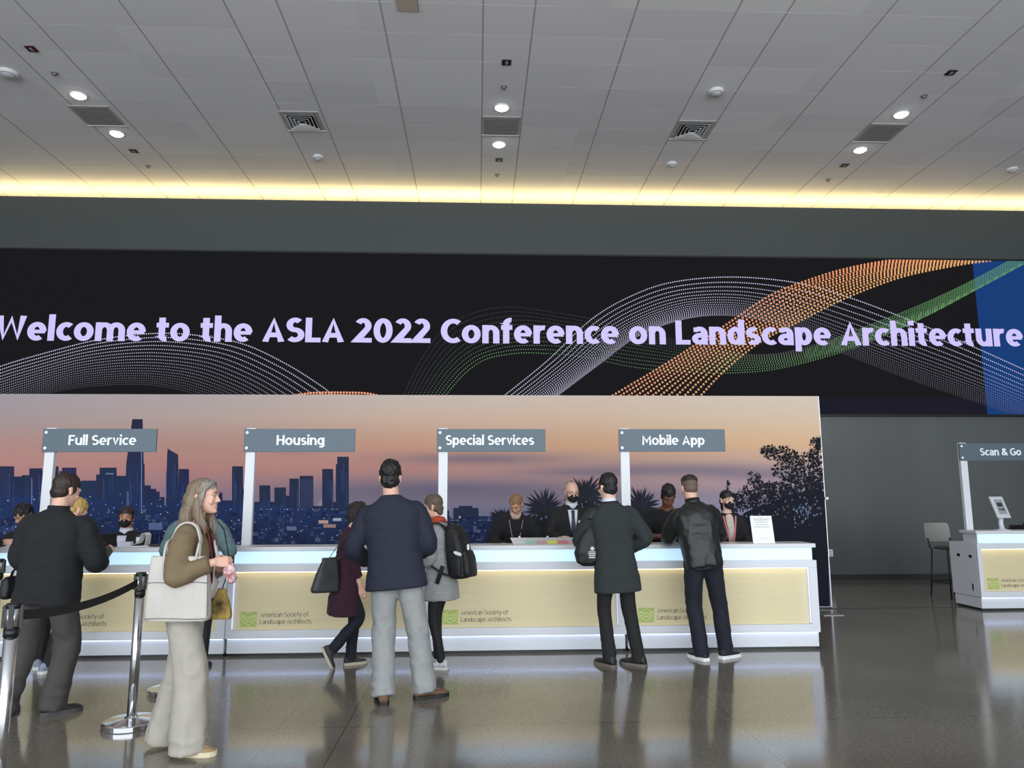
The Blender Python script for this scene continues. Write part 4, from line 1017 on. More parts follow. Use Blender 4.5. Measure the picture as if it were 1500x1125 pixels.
    def legw(s, co):
        w = np.full(len(co), .26)
        for sd in (-1, 1):
            for p, rr, a in ((s.kne[sd], .10, .8), (s.ank[sd]+V(0, 0, .04), .12, 1.0), (s.hip[sd]-V(0, 0, .06), .09, .5)):
                d = co[:, 2]-p.z; x = np.hypot(co[:, 0]-p.x, co[:, 1]-p.y)
                w += a*np.exp(-(d/rr)**2-(x/.16)**2)
        return w
    def top(s, name, m, table, slv, e=2.5, amp=.006, cuff=1.0, bust=0, extra=None, sleeve=True, vox=.011, fold=None, shoulder=None):
        mb = MB(); s.torso(mb, table, e)
        for sd in (-1, 1):
            r0 = shoulder or slv[0]
            mb.ell(s.shl[sd]-s.r*sd*.016+V(0, 0, -.004), (r0*.86, r0*.9, r0*.84))
            if sleeve:
                w = s.elb[sd].lerp(s.wri[sd], cuff)
                pts = [s.shl[sd], s.shl[sd].lerp(s.elb[sd], .45), s.elb[sd], s.elb[sd].lerp(w, .5), w]
                rad = [slv[0]*.84, (slv[0]*.55+slv[1]*.45), slv[1], (slv[1]+slv[2])/2, slv[2]]
                if cuff < .25: pts, rad = pts[:3]+[w], rad[:3]+[slv[2]]
                s.limb(mb, pts, rad, 20, False); 
            if bust: r, f = s.f_at(.3); mb.ell(s.pos(.3)+r*sd*.065+f*.085, (.058, .045+bust, .06))
        if extra: extra(mb)
        return solid(name, mb, m, s.root, vox, 8, fold or [(amp, (8, 8, 20), True), (amp*.7, (18, 18, 10), False)], seed=s.seed+3)
    def collar(s, name, m, t0=.5, t1=.575, w=.075, d=.075, y=-.008, th=.009):
        mb = MB(); R0, R1 = [], []
        for (t, k) in ((t0, 1.12), (t1, 1.0)):
            r, f = s.f_at(t)
            R0.append(sring(s.pos(t)+f*y, r*w*k, f*d*k, 28, 2.2)); R1.append(sring(s.pos(t)+f*y, r*(w*k-th), f*(d*k-th), 28, 2.2))
        mb.loft([R0[0], R0[1], R1[1], R1[0]], cap=False); n = 28; o = len(mb.v)
        mb.f += [(3*n+i, 3*n+(i+1) % n, (i+1) % n, i) for i in range(n)]; mb.c += [None]*n
        return mb.build(name, m, s.root, smooth=True)
    def shoe(s, sd, m, msole, L=1.0, high=.105, name='shoe', sole_t=.022, wid=1.0):
        a = s.ank[sd]; y0 = s.fy[sd]; rot = Matrix.Rotation(y0, 3, 'Z') @ Matrix.Rotation(s.fp[sd], 3, 'X')
        base = a-rot @ V(0, 0, .085)
        def P(x, y, z): return base+rot @ V(x, y, z)
        secs = [(-.078, .022, .055), (-.07, .031, .085), (-.045, .037, high), (-.01, .039, high), (.03, .041, high*.9), (.06, .044, .074), (.10, .047, .06), (.14, .046, .052), (.168, .038, .045), (.186, .024, .036), (.193, .010, .026)]
        rings = []
        for y, w, hgt in secs:
            w *= wid; ring = []
            for i in range(20):
                q = 2*math.pi*i/20; cx, cz = math.cos(q), math.sin(q)
                x = w*math.copysign(abs(cx)**.75, cx); z = sole_t*.7+(hgt-sole_t*.7)*(.5+.5*math.copysign(abs(cz)**.8, cz))
                if z > .5*hgt: x *= 1-.32*((z-.5*hgt)/(.5*hgt))**1.5
                ring.append(P(x, y*L, z))
            rings.append(ring)
        o = MB().loft(rings).build(name, m, s.root, smooth=True)
        out = []
        for y, w, hgt in secs: out.append((w*wid+.003, y*L))
        pts = [(-w, y) for w, y in out]+[(w, y) for w, y in reversed(out)]
        pts = [(x, y-.004 if y < -.07 else (y+.004 if y > .18 else y)) for x, y in pts]
        mb = MB(); n = len(pts)
        r0 = [P(x, y, 0.0) for x, y in pts]; r1 = [P(x*1.0, y, sole_t) for x, y in pts]
        mb.loft([r0, r1]).build('sole', msole, o, smooth=False)
        return o
    def shoes(s, m, ms, **k):
        for sd in (-1, 1): s.shoe(sd, m, ms, **k)
    def hair(s, m, parts, amp=.004, sc=(60, 60, 35), vox=.006, name='hair', smooth=2, front=None):
        pk = None
        if front:
            inv = np.array(s.hm.transposed()); hc = np.array(s.hc)
            def pk(c):
                q = (c-hc) @ inv.T; w = vnoise(c*np.array([90., 90., 14.]))-.5
                return ((q[:, 1]+.03*w*2 > front(q[:, 2]))).astype(int)
        mb = MB()
        for p in parts:
            if p[0] == 'e': mb.ell(s.h(*p[1]), p[2], s.hm @ (Matrix.Rotation(R(p[3]), 3, 'X') if len(p) > 3 else Matrix.Identity(3)), 26, 16)
            elif p[0] == 't': mb.tube([s.h(*q) for q in p[1]], p[2], 14, True)
            elif p[0] == 'w': mb.tube([Vector(q) for q in p[1]], p[2], 16, True)
        return solid(name, mb, m, s.root, vox, smooth, [(amp, sc, False), (amp*.5, tuple(q*2.2 for q in sc), False)], seed=s.seed+5, pick=pk)
    def short(s, m, amp=.005, top=0.0, nape=-.075, sc=(60, 60, 35)):
        return s.hair(m, [('e', (0, -.018, .046+top*.5), (.083, .101, .085+top)), ('e', (0, -.05, -.02), (.073, .064, .062)), ('e', (.07, .004, .012), (.015, .026, .042)), ('e', (-.07, .004, .012), (.015, .026, .042)), ('e', (0, -.068, nape+.022), (.055, .034, .034))], amp, sc)
    def mask(s, m):
        mb = MB().ell(s.h(0, .047, -.058), (.0675, .056, .052), s.hm @ Matrix.Rotation(R(-6), 3, 'X'), 26, 16)
        mb.ell(s.h(0, .076, -.042), (.036, .034, .034), s.hm); mb.ell(s.h(0, .066, -.088), (.04, .03, .026), s.hm)
        o = solid('face_mask', mb, m, s.root, .005, 3)
        k = MB()
        for q in (-1, 1): k.tube([s.h(q*.062, .05, -.03), s.h(q*.073, .01, -.005), s.h(q*.08, -.02, .01)], .002, 6)
        k.build('ear_loop', m, o, smooth=True)
    def lanyard(s, m, t0=.5, t1=.2, spread=.075, front=.135, w=.016, wcol=None):
        for sd in (-1, 1):
            pts = []
            for k in range(9):
                q = k/8; t = t0+(t1-t0)*q; r, f = s.f_at(t)
                pts.append(s.pos(t)+r*sd*spread*(1-.8*q)+f*(front-.07*(1-q)**2.2))
            MB().ribbon(pts, [s.r]*9, w, .003).build('lanyard', m, s.root)

SUIT = [(-.16, .215, .15), (-.05, .205, .142), (.1, .182, .13), (.2, .186, .132), (.33, .205, .14), (.41, .205, .125, -.012), (.465, .172, .1, -.018), (.505, .11, .082, -.018), (.53, .08, .074, -.012)]

# 1 --- tall man in the navy jacket
M_NAVY = mat('navy_wool', (27, 31, 47), .85, bump=.15, bscale=400)
M_LGREY = mat('light_grey_denim', (142, 143, 142), .85, var=.06, vscale=30, bump=.15, bscale=300)
g = Fig('tall person in navy jacket and light grey trousers, seen from behind', (-.575, 6.19, 0), 0, 1.87, 'm', pel=(-.075, 0, 0), lean=(-.085, .02), sh=.192, head=(3, 0, 0),
        armL=((-.34, .05, -.93), (.28, .82, -.42)), armR=((.30, .05, -.93), (-.28, .86, -.30)), footL=(-.145, -.06, 12), footR=(.15, .05, -62), seed=1)
g.body(); g.short(M_HBLACK, .006, .010, -.072, (50, 50, 50)); g.brows(M_HBLACK)
g.trousers(M_LGREY, .102, .084, .084, .055, .009, hipw=.18, hipd=.13)
g.top('jacket', M_NAVY, [(-.14, .236, .16), (-.05, .222, .152), (.1, .2, .136), (.2, .205, .136), (.33, .226, .142), (.41, .226, .126, -.012), (.455, .2, .106, -.018), (.492, .16, .092, -.018), (.525, .1, .08, -.014), (.555, .074, .07, -.008)], (.08, .072, .058), amp=.003)
M_TANBOOT = mat('tan_suede', (102, 76, 54), .8, var=.08, vscale=20); M_DSOLE = mat('dark_sole', (26, 23, 22), .6)
g.shoes(M_TANBOOT, M_DSOLE, high=.13, sole_t=.026, wid=1.1)

# 2 --- man in the black leather jacket
M_LEATHER = mat('black_leather', (20, 20, 19), .48, var=.1, vscale=5, bump=.12, bscale=45)
M_JEANS = mat('dark_navy_denim', (15, 18, 32), .85, bump=.15, bscale=300)
M_DARKCAN = mat('black_canvas', (24, 24, 26), .7); M_WSOLE = mat('white_sole', (222, 222, 220), .6)
g = Fig('person in black leather jacket leaning on the Mobile App counter', (2.325, 7.5, 0), 0, 1.80, 'm', pel=(-.085, -.02, -.005), lean=(-.10, .16), sh=.175, head=(4, -8, 2), hoff=(0, .01, 0),
        armL=((-.20, .55, -.85), (.35, .92, .0)), armR=((.40, .42, -.85), (-.25, .95, .02)), footL=(-.13, -.02, 22), footR=(.125, .04, -58), seed=2)
g.body(); g.brows(M_HDARK)
g.hair(mat('hair_fade', (98, 80, 66), .7), [('e', (0, -.018, .034), (.0795, .1, .082)), ('e', (0, -.05, -.012), (.071, .062, .052))], .0008, name='faded_sides')
g.hair(M_HDARK, [('e', (0, -.012, .07), (.080, .1, .066)), ('e', (0, .03, .095), (.055, .05, .03))], .004)
g.trousers(M_JEANS, .096, .078, .07, .035, .006)
g.top('leather_jacket', M_LEATHER, [(-.09, .178, .132), (-.04, .18, .135), (.08, .185, .138), (.2, .19, .138), (.33, .2, .142), (.41, .198, .128, -.012), (.465, .168, .104, -.018), (.51, .11, .084, -.015), (.535, .078, .072, -.01)], (.08, .07, .056), amp=.010,
      fold=[(.007, (10, 10, 6), True), (.0035, (18, 18, 22), True)])
g.collar('jacket_collar', M_LEATHER, .5, .58, .07, .07)
g.shoes(M_DARKCAN, M_WSOLE, sole_t=.03, wid=1.08)

# 3 --- man in the dark grey coat
M_COAT = mat('charcoal_wool', (41, 46, 46), .95, var=.08, vscale=40, bump=.2, bscale=350)
M_BLKTR = mat('black_trouser', (20, 20, 21), .85, bump=.1, bscale=300)
M_COATL = mat('coat_collar_black', (22, 22, 24), .7)
g = Fig('person in long charcoal coat standing at the counter, seen from behind', (1.385, 7.27, 0), 0, 1.795, 'm', pel=(-.06, 0, 0), lean=(-.075, .03), sh=.18, head=(22, -4, 0),
        armL=((-.34, .42, -.84), (.15, .98, -.02)), armR=((.50, -.10, -.86), (-.50, .60, -.42)), footL=(-.135, 0, 32), footR=(.135, 0, 48), seed=3, skin='pale')
g.body(); g.short(M_HBLACK, .0045, .006, -.07); g.brows(M_HBLACK)
g.trousers(M_BLKTR, .085, .066, .06, .03, .005)
def coat_skirt(mb): pass
g.top('coat', M_COAT, [(-.285, .222, .158), (-.18, .212, .15), (-.05, .2, .142), (.07, .18, .132), (.2, .186, .134), (.33, .203, .14), (.41, .203, .126, -.012), (.465, .172, .1, -.018), (.51, .11, .084, -.018), (.535, .08, .074, -.012)], (.082, .072, .058), amp=.004)
g.collar('shirt_collar', mat('pale_shirt', (214, 214, 216), .7), .51, .582, .063, .064)
g.collar('coat_collar', M_COATL, .485, .55, .085, .085, -.012, .012)
M_BLKSHOE = mat('black_shoe', (26, 25, 25), .6)
g.shoes(M_BLKSHOE, mat('grey_sole', (104, 96, 88), .6), high=.12, sole_t=.022)
coatman = g

# 4 --- woman with backpack in grey cardigan
M_MELANGE = mat('grey_melange_knit', (146, 147, 147), .95, var=.16, vscale=70, bump=.3, bscale=160)
M_LEGG = mat('black_leggings', (14, 14, 16), .75)
M_SILVER = mat('silver_grey_shoe', (180, 182, 184), .5, var=.1, vscale=25)
g = Fig('person in grey cardigan and orange scarf wearing a black backpack', (-.36, 7.33, 0), 66, 1.6, 'f', pel=(0, -.02, 0), lean=(0, .04), bow=.12, sh=.155, head=(12, -10, 0), hoff=(0, .015, -.005),
        armL=((-.10, -.04, -1), (.22, .85, -.38)), armR=((.12, .05, -1), (-.2, .9, -.3)), footL=(-.08, -.07, 8), footR=(.08, .05, -10), seed=4, vox=.006)
g.body(); M_HBRN = mat('hair_brown_grey', (88, 74, 60), .6, var=.25, vscale=50, bump=.4, bscale=120, stretch=(1, 1, .3)); g.short(M_HBRN, .005, .006, -.088); g.brows(M_HBRN)
g.trousers(M_LEGG, .084, .058, .043, .06, .0015, hipw=.16)
g.top('cardigan', M_MELANGE, [(-.27, .205, .165), (-.16, .2, .158), (-.02, .18, .14), (.12, .155, .125), (.25, .155, .122), (.36, .17, .126), (.42, .168, .112, -.01), (.465, .138, .088, -.014), (.505, .088, .07, -.01), (.53, .064, .06, -.006)], (.07, .06, .048), amp=.005, bust=.01, cuff=.95)
def ring_scarf(g, m, name='scarf'):
    mb = MB()
    for k, (t, w, rr) in enumerate(((.515, .078, .022), (.545, .066, .021))):
        r, f = g.f_at(t); c = g.pos(t)
        mb.tube([c+r*w*math.cos(a)+f*(w*math.sin(a)+.0)+g.u*(.012*math.sin(a*2+k)-.012*math.sin(a)) for a in np.linspace(0, 2*math.pi, 25)], rr, 12)
    return solid(name, mb, m, g.root, .007, 2, [(.004, (30, 30, 60), True)], seed=g.seed)
ring_scarf(g, mat('orange_scarf', (176, 78, 40), .85, var=.5, vscale=16, c2=(150, 40, 32), stretch=(1, 1, 5)))
g.shoes(M_SILVER, mat('pale_sole', (196, 196, 192), .6), sole_t=.026, L=.93)
backpacker = g

# 5 --- woman in long purple cardigan
M_PURP = mat('plum_knit', (50, 19, 36), .92, var=.12, vscale=30, bump=.2, bscale=200)
M_DKSNK = mat('dark_sneaker', (44, 43, 42), .65, var=.3, vscale=30); M_CRSOLE = mat('cream_sole', (176, 168, 150), .6)
g = Fig('person in long plum cardigan with one foot crossed behind the other', (-1.245, 7.42, 0), -66, 1.54, 'f', pel=(0, -.02, -.01), lean=(0, .05), bow=.15, sh=.15, head=(-6, -14, 0), hoff=(0, .02, -.005), skin='light',
        armL=((-.12, .2, -1), (.3, .9, -.1)), armR=((.05, -.02, -1), (-.02, .30, -.95)), footL=(-.04, .07, 5), footR=(.05, -.16, -20, .10, -62), knee=(None, (.1, 1, 0)), handR={'t': (0, 1, .2), 'curl': .35}, seed=5, vox=.006)
g.body(); g.brows(M_HBLACK)
M_CURL = mat('hair_dark_curly', (34, 26, 24), .65, bump=.6, bscale=90)
g.hair(M_CURL, [('e', (0, -.03, .045), (.098, .108, .088)), ('e', (0, -.065, -.03), (.1, .07, .085)), ('e', (.075, -.02, -.04), (.03, .045, .07)), ('e', (-.075, -.02, -.04), (.03, .045, .07))], .016, (34, 34, 34))
g.trousers(M_JEANS, .088, .066, .056, .05, .004, hipw=.165)
g.top('cardigan', M_PURP, [(-.40, .215, .165), (-.25, .208, .16), (-.08, .19, .145), (.1, .158, .126), (.25, .155, .12), (.36, .166, .124), (.42, .165, .11, -.01), (.465, .135, .086, -.014), (.505, .085, .068, -.01), (.53, .062, .058, -.006)], (.068, .06, .056), amp=.006, bust=.008, cuff=.62)
for sd in (-1, 1): g.shoe(sd, M_DKSNK, M_CRSOLE, sole_t=.028, L=.95, wid=1.05)
plum = g

# 6 --- woman with the tote bag
M_OLIVE = mat('olive_brown_cotton', (112, 95, 71), .9, var=.06, vscale=12, bump=.15, bscale=250)
M_BEIGE = mat('pale_grey_beige_trousers', (166, 160, 149), .88, var=.03, vscale=10, bump=.1, bscale=250)
g = Fig('person with long greying hair, olive jacket and pale wide trousers', (-1.905, 5.12, 0), -90, 1.71, 'f', pel=(0, .0, 0), lean=(0, .055), bow=.05, sh=.158, head=(-2, 2, 0), hoff=(0, .012, 0), skin='light',
        armL=((-.06, -.02, -1), (.60, .72, .20)), armR=((.46, -.04, -1), (-.10, .93, .36)), footL=(-.105, -.12, 4), footR=(.105, .105, -4),
        handR={'f': (-.5, .82, .02), 't': (-.4, .1, .85), 'curl': .9}, handL={'f': (.5, .75, .05), 't': (.5, .1, .8), 'curl': .9}, seed=6, vox=.0055)
g.body()
M_LHAIR = mat('hair_long_brown', (96, 78, 58), .55, var=.5, vscale=26, c2=(136, 118, 98), bump=.5, bscale=60, stretch=(3, 3, .25))
M_GHAIR = mat('hair_grey', (138, 130, 121), .55, var=.2, vscale=50, bump=.5, bscale=80, stretch=(3, 3, .3))
g.brows(mat('brow_brown', (96, 78, 62), .7))
def wpt(x, y, z): return g.h(x, y, z)
g.hair([M_LHAIR, M_GHAIR], [('e', (0, -.020, .047), (.083, .1, .084)), ('e', (0, -.07, -.03), (.09, .066, .1)), ('e', (0, -.095, -.13), (.105, .062, .11)), ('e', (0, -.125, -.23), (.105, .05, .11)), ('e', (0, -.145, -.29), (.08, .036, .07)),
                 ('t', [(.012, .064, .098), (.04, .055, .088), (.066, .038, .06), (.078, .016, .02), (.083, -.01, -.04), (.088, -.005, -.12), (.082, .02, -.19), (.07, .035, -.235)], [.012, .015, .017, .02, .03, .036, .032, .014]),
                 ('t', [(-.012, .064, .098), (-.04, .055, .088), (-.066, .038, .06), (-.078, .016, .02), (-.083, -.01, -.04), (-.088, .0, -.12), (-.08, .03, -.2), (-.065, .05, -.25)], [.012, .015, .017, .02, .03, .036, .034, .014])],
       .0045, (55, 55, 7), vox=.006, front=lambda z: np.where(z > -.02, .020+.12*np.maximum(0, -z), np.where(z > -.06, .03, .045)))
# wide trousers
g.trousers(M_BEIGE, .1, .102, .116, .02, .008, hipw=.172, hipd=.125, drape=1.6)
g.top('jacket', M_OLIVE, [(-.1, .19, .14), (.0, .185, .14), (.1, .165, .13), (.2, .16, .128), (.33, .172, .132), (.41, .17, .116, -.01), (.46, .142, .092, -.015), (.5, .09, .074, -.012), (.525, .068, .066, -.008)], (.082, .068, .056), amp=.006, bust=.012, cuff=.9)
r_, f_ = g.f_at(.3)
MB().loft([sring(g.pos(t)+g.f_at(t)[1]*y, g.r*w, g.f_at(t)[1]*d, 20, 2.3) for t, y, w, d in ((.02, .12, .04, .03), (.15, .118, .04, .032), (.3, .126, .045, .032), (.42, .085, .045, .03), (.47, .06, .04, .03))]).build('black_top', M_LEGG, g.root, smooth=True)
MB().loft([sring(g.pos(t)+g.f_at(t)[1]*y+g.r*x, g.r*w, g.f_at(t)[1]*d, 16, 2.3) for t, y, x, w, d in ((.02, .16, -.03, .05, .008), (.12, .165, -.04, .055, .01), (.3, .15, -.05, .03, .012), (.4, .12, -.06, .012, .008))]).build('white_scarf', mat('white_scarf', (214, 206, 200), .85), g.root, smooth=True)
g.lanyard(mat('red_lanyard', (150, 30, 34), .7), .5, .12, .075, .165, .014)
g.shoes(mat('tan_slip_on', (150, 128, 98), .85), mat('cream_sole_light', (206, 192, 160), .6), sole_t=.03, L=.96, wid=1.1, high=.085)
tote = g

# 7 --- man in black overshirt at the left
M_BLKSHIRT = mat('black_cotton', (21, 22, 24), .9, bump=.12, bscale=300)
M_DGREY = mat('dark_grey_brown_trousers', (66, 62, 59), .9, var=.05, vscale=20, bump=.1, bscale=250)
g = Fig('person in black overshirt and dark grey trousers behind the belt barrier', (-3.26, 5.93, 0), 0, 1.775, 'm', pel=(.03, 0, -.01), lean=(.03, .05), sh=.20, head=(-28, -14, 0), hoff=(.02, .02, 0),
        armL=((-.20, .10, -1), (.30, .85, -.2)), armR=((.34, .06, -.95), (-.30, .86, -.15)), footL=(-.2, .0, 12), footR=(.12, .03, -50), seed=7, skin='light')
g.body(); g.brows(M_HDARK); g.short(M_HDARK, .004, .004, -.068)
g.trousers(M_DGREY, .104, .088, .085, .03, .01, hipw=.185, hipd=.13)
g.top('overshirt', M_BLKSHIRT, [(-.15, .225, .158), (-.05, .222, .156), (.1, .21, .15), (.2, .21, .148), (.33, .222, .15), (.41, .222, .13, -.012), (.465, .188, .106, -.018), (.51, .115, .085, -.016), (.535, .08, .075, -.01)], (.088, .08, .064), amp=.006)
g.collar('shirt_collar', M_BLKSHIRT, .5, .57, .072, .072)
g.shoes(M_BLKSHOE, mat('dark_grey_sole', (62, 60, 58), .6), sole_t=.03, wid=1.1)
blackshirt = g

# 8 --- customer partly hidden behind the man in black
M_OLKNIT = mat('dark_olive_knit', (70, 76, 70), .95, var=.3, vscale=26, bump=.4, bscale=60, stretch=(1, 1, 3))
g = Fig('fair-haired person in dark olive knit hidden behind the black overshirt', (-4.0, 7.38, 0), -18, 1.62, 'f', pel=(.06, 0, 0), lean=(.22, .16), sh=.17, head=(-20, -30, 0), hoff=(-.13, .06, -.03),
        armL=((-.1, .35, -.95), (.3, .9, .25)), armR=((.42, .2, -.9), (-.3, .8, .3)), footL=(-.13, .08, 20), footR=(.10, -.05, -10), seed=8)
g.body(); g.short(mat('hair_blond', (176, 144, 84), .6, var=.2, vscale=40), .004, .004, -.09)
g.trousers(M_LEGG, .084, .06, .048, .06, .003)
g.top('knit_jacket', M_OLKNIT, [(-.12, .2, .15), (.1, .175, .135), (.25, .175, .13), (.36, .19, .135), (.42, .188, .118, -.01), (.465, .15, .092, -.014), (.505, .09, .072, -.01), (.53, .066, .062, -.006)], (.078, .066, .052), amp=.008)
g.shoes(mat('blue_grey_sneaker', (136, 148, 166), .6, var=.3, vscale=30), M_WSOLE, sole_t=.03)

# 9 --- customer in teal behind the woman with the tote
M_TEAL = mat('teal_grey_knit', (94, 118, 120), .92, var=.08, vscale=20, bump=.2, bscale=160)
g = Fig('person in teal-grey top hidden behind the one with the tote bag', (-2.66, 7.36, 0), 5, 1.66, 'f', pel=(0, 0, 0), lean=(-.04, .08), sh=.205, head=(0, -16, 0), hoff=(0, .03, 0),
        armL=((-.36, .28, -.9), (.3, .9, .05)), armR=((.34, .28, -.9), (-.3, .9, .05)), footL=(-.1, 0, 8), footR=(.1, 0, -8), seed=9)
g.body(); g.short(mat('hair_mid_brown', (84, 66, 50), .6, bump=.4, bscale=100), .004, .004, -.09)
g.trousers(M_LEGG, .09, .066, .055, .05, .003)
g.top('teal_top', M_TEAL, [(-.14, .215, .16), (.1, .195, .145), (.25, .2, .142), (.36, .215, .145), (.42, .212, .126, -.01), (.465, .175, .1, -.014), (.505, .1, .078, -.01), (.53, .07, .065, -.006)], (.082, .07, .056), amp=.006)
g.shoes(M_BLKSHOE, M_DSOLE)

# 10 --- customer at the left edge, only a hand in the picture
M_BLKCLOTH = mat('black_suit_cloth', (19, 19, 21), .85, bump=.1, bscale=300)
g = Fig('person cut by the left edge, only a hand on white papers visible', (-5.10, 7.40, 0), -8, 1.72, 'm', pel=(0, 0, 0), lean=(.02, .12), sh=.18, head=(-5, -15, 0),
        armL=((-.2, .4, -.9), (.3, .9, .05)), armR=((.40, .45, -.8), (.18, .97, .08)), handR={'f': (.5, .85, -.05), 't': (-.6, .3, .8), 'curl': .6}, footL=(-.1, 0, 8), footR=(.1, 0, -8), seed=10)
g.body(); g.short(M_HDARK, .004); g.trousers(M_BLKTR); g.top('jacket', M_BLKCLOTH, SUIT, (.08, .068, .054), amp=.004, cuff=.86); g.shoes(M_BLKSHOE, M_DSOLE)

# ---- staff behind the counters
M_MASK = mat('black_mask', (17, 17, 18), .75)
M_SHIRT = mat('white_shirt', (206, 208, 216), .75)
def legs_sit(sgn): return None
def stool_under(x, y, z, lab):
    t = thing('staff_stool', lab, 'stool', (x, y, 0), group='round stools behind the counters')
    MB().lathe([(.17, 0), (.18, .02), (.18, .05), (.16, .06)], 28, (0, 0, z-.06)).build('seat', M_BLACK, t, smooth=False)
    MB().lathe([(.025, .03), (.025, z-.06)], 16).build('column', M_CHROME, t, smooth=True)
    MB().lathe([(.2, 0), (.2, .012), (.03, .03)], 28).build('base', M_CHROME, t)
def seated(label, x, y, seat, **k):
    H = k.pop('H', 1.72); S = H/1.75
    pz = (seat+.10)/S-.945
    return Fig(label, (x, y, 0), 180, H, pel=(0, 0, pz), footL=(-.10, .30, 5, .22), footR=(.10, .30, -5, .22), **k)
# seated masked man
g = seated('seated person in dark suit and black face mask behind the laptop', -4.10, 9.08, .58, H=1.72, sex='m', lean=(0, .06), head=(14, -4, 0), skin='tan', seed=11, vox=.006,
           armL=((-.2, .35, -.9), (.2, .95, .1)), armR=((.2, .35, -.9), (-.2, .95, .1)))
g.body(); g.brows(M_HBLACK); g.short(M_HDARK, .004, .0); g.mask(M_MASK)
g.trousers(M_BLKTR, amp=.004); g.top('suit_jacket', M_BLKCLOTH, SUIT, (.08, .068, .054), amp=.004); g.collar('shirt_collar', M_SHIRT, .49, .56, .068, .07); g.shoes(M_BLKSHOE, M_DSOLE)
MB().loft([sring(g.pos(t)+g.f_at(t)[1]*y, g.r*w, g.f_at(t)[1]*.01, 14, 2.2) for t, y, w in ((.15, .138, .02), (.35, .142, .05), (.48, .095, .055))]).build('shirt_front', M_SHIRT, g.root, smooth=True)
stool_under(-4.10, 9.08, .58, 'stool under the seated masked man')
# staff at the left edge
g = seated('black-haired person seated behind the counter at the far left edge', -5.2, 9.08, .60, H=1.74, sex='m', lean=(.05, .14), head=(-30, -26, 0), skin='tan', seed=12,
           armL=((-.2, .35, -.9), (.2, .95, .1)), armR=((.2, .35, -.9), (-.2, .95, .1)))
g.body(); g.brows(M_HBLACK); g.short(M_HBLACK, .008, .012); g.trousers(M_BLKTR, amp=.004); g.top('jacket', M_BLKCLOTH, SUIT, (.08, .068, .054), amp=.004); g.shoes(M_BLKSHOE, M_DSOLE)
stool_under(-5.2, 9.08, .6, 'stool under the black-haired person at the far left')
# woman with cropped hair bending over the counter
M_FUZZ = mat('black_fuzzy_knit', (21, 21, 24), .95, bump=.8, bscale=55)
M_CREAM = mat('cream_turtleneck', (206, 178, 158), .85)
g = Fig('person with cropped fair hair and fuzzy black cardigan looking down', (.45, 9.0, 0), 180, 1.66, 'f', lean=(0, .18), bow=.25, sh=.175, head=(-26, -38, 0), hoff=(0, .045, -.025), skin='tan',
        armL=((-.33, .25, -.9), (.3, .9, -.1)), armR=((.40, .25, -.9), (-.3, .9, -.1)), footL=(-.1, -.05, 5), footR=(.1, -.05, -5), seed=13, vox=.0055)
g.body(eyes=False); g.brows(M_HDARK)
g.hair(mat('hair_cropped_fair', (150, 116, 74), .65, var=.35, vscale=60, c2=(104, 78, 50), bump=.5, bscale=140), [('e', (0, -.018, .04), (.0815, .099, .084)), ('e', (0, -.05, -.018), (.072, .063, .055))], .003)
g.trousers(M_BLKTR, amp=.004)
g.top('fuzzy_cardigan', M_FUZZ, [(-.14, .205, .15), (.1, .185, .14), (.25, .185, .135), (.36, .2, .14), (.42, .198, .122, -.01), (.465, .155, .092, -.014), (.505, .095, .074, -.01), (.53, .07, .062, -.006)], (.085, .074, .06), amp=.010, fold=[(.008, (28, 28, 28), False), (.006, (60, 60, 60), False)])
g.collar('turtleneck', M_CREAM, .49, .565, .064, .066, .004, .012)
g.lanyard(mat('grey_cord', (150, 146, 136), .6), .49, .12, .085, .16, .006)
g.shoes(M_BLKSHOE, M_DSOLE)
# bald masked man
g = Fig('bald person in black mask, dark suit, tie and white name badge', (1.12, 8.98, 0), 180, 1.76, 'm', lean=(0, .10), sh=.19, head=(8, -10, 0), hoff=(0, .02, -.01), skin='light',
        armL=((-.25, .3, -.9), (.3, .9, -.1)), armR=((.25, .3, -.9), (-.3, .9, -.1)), footL=(-.1, .05, 5), footR=(.1, .05, -5), seed=14, vox=.0055)
g.body(); g.brows(mat('brow_grey', (120, 104, 90), .7)); g.mask(M_MASK)
def specs(g):
    m = MB()
    for q in (-1, 1):
        m.tube([g.h(q*.032+.021*math.cos(a), .1, -.002+.016*math.sin(a)) for a in np.linspace(0, 2*math.pi, 17)], .0014, 6)
        m.tube([g.h(q*.053, .1, .004), g.h(q*.078, .06, .006), g.h(q*.083, -.02, .008)], .0014, 6)
    m.tube([g.h(-.011, .1, .0), g.h(.011, .1, .0)], .0014, 6); m.build('glasses', mat('glasses_metal', (120, 112, 104), .3, .8), g.root, smooth=True)
specs(g)
g.trousers(M_BLKTR, amp=.004); g.top('suit_jacket', M_BLKCLOTH, [(-.16, .222, .155), (-.05, .212, .15), (.1, .2, .142), (.2, .2, .142), (.33, .215, .146), (.41, .214, .128, -.012), (.465, .18, .102, -.018), (.505, .11, .082, -.018), (.53, .08, .074, -.012)], (.085, .072, .056), amp=.004)
g.collar('shirt_collar', M_SHIRT, .49, .565, .068, .072)
MB().loft([sring(g.pos(t)+g.f_at(t)[1]*y, g.r*w, g.f_at(t)[1]*.01, 14, 2.2) for t, y, w in ((.18, .150, .012), (.36, .154, .045), (.48, .1, .06))]).build('shirt_front', M_SHIRT, g.root, smooth=True)
MB().loft([sring(g.pos(t)+g.f_at(t)[1]*y, g.r*w, g.f_at(t)[1]*.008, 12, 2.6) for t, y, w in ((.12, .168, .014), (.3, .172, .026), (.43, .142, .017), (.475, .118, .02))]).build('tie', mat('navy_tie', (34, 38, 58), .6), g.root, smooth=True)
r, f = g.f_at(.34); c = g.pos(.34)-r*.10+f*.146
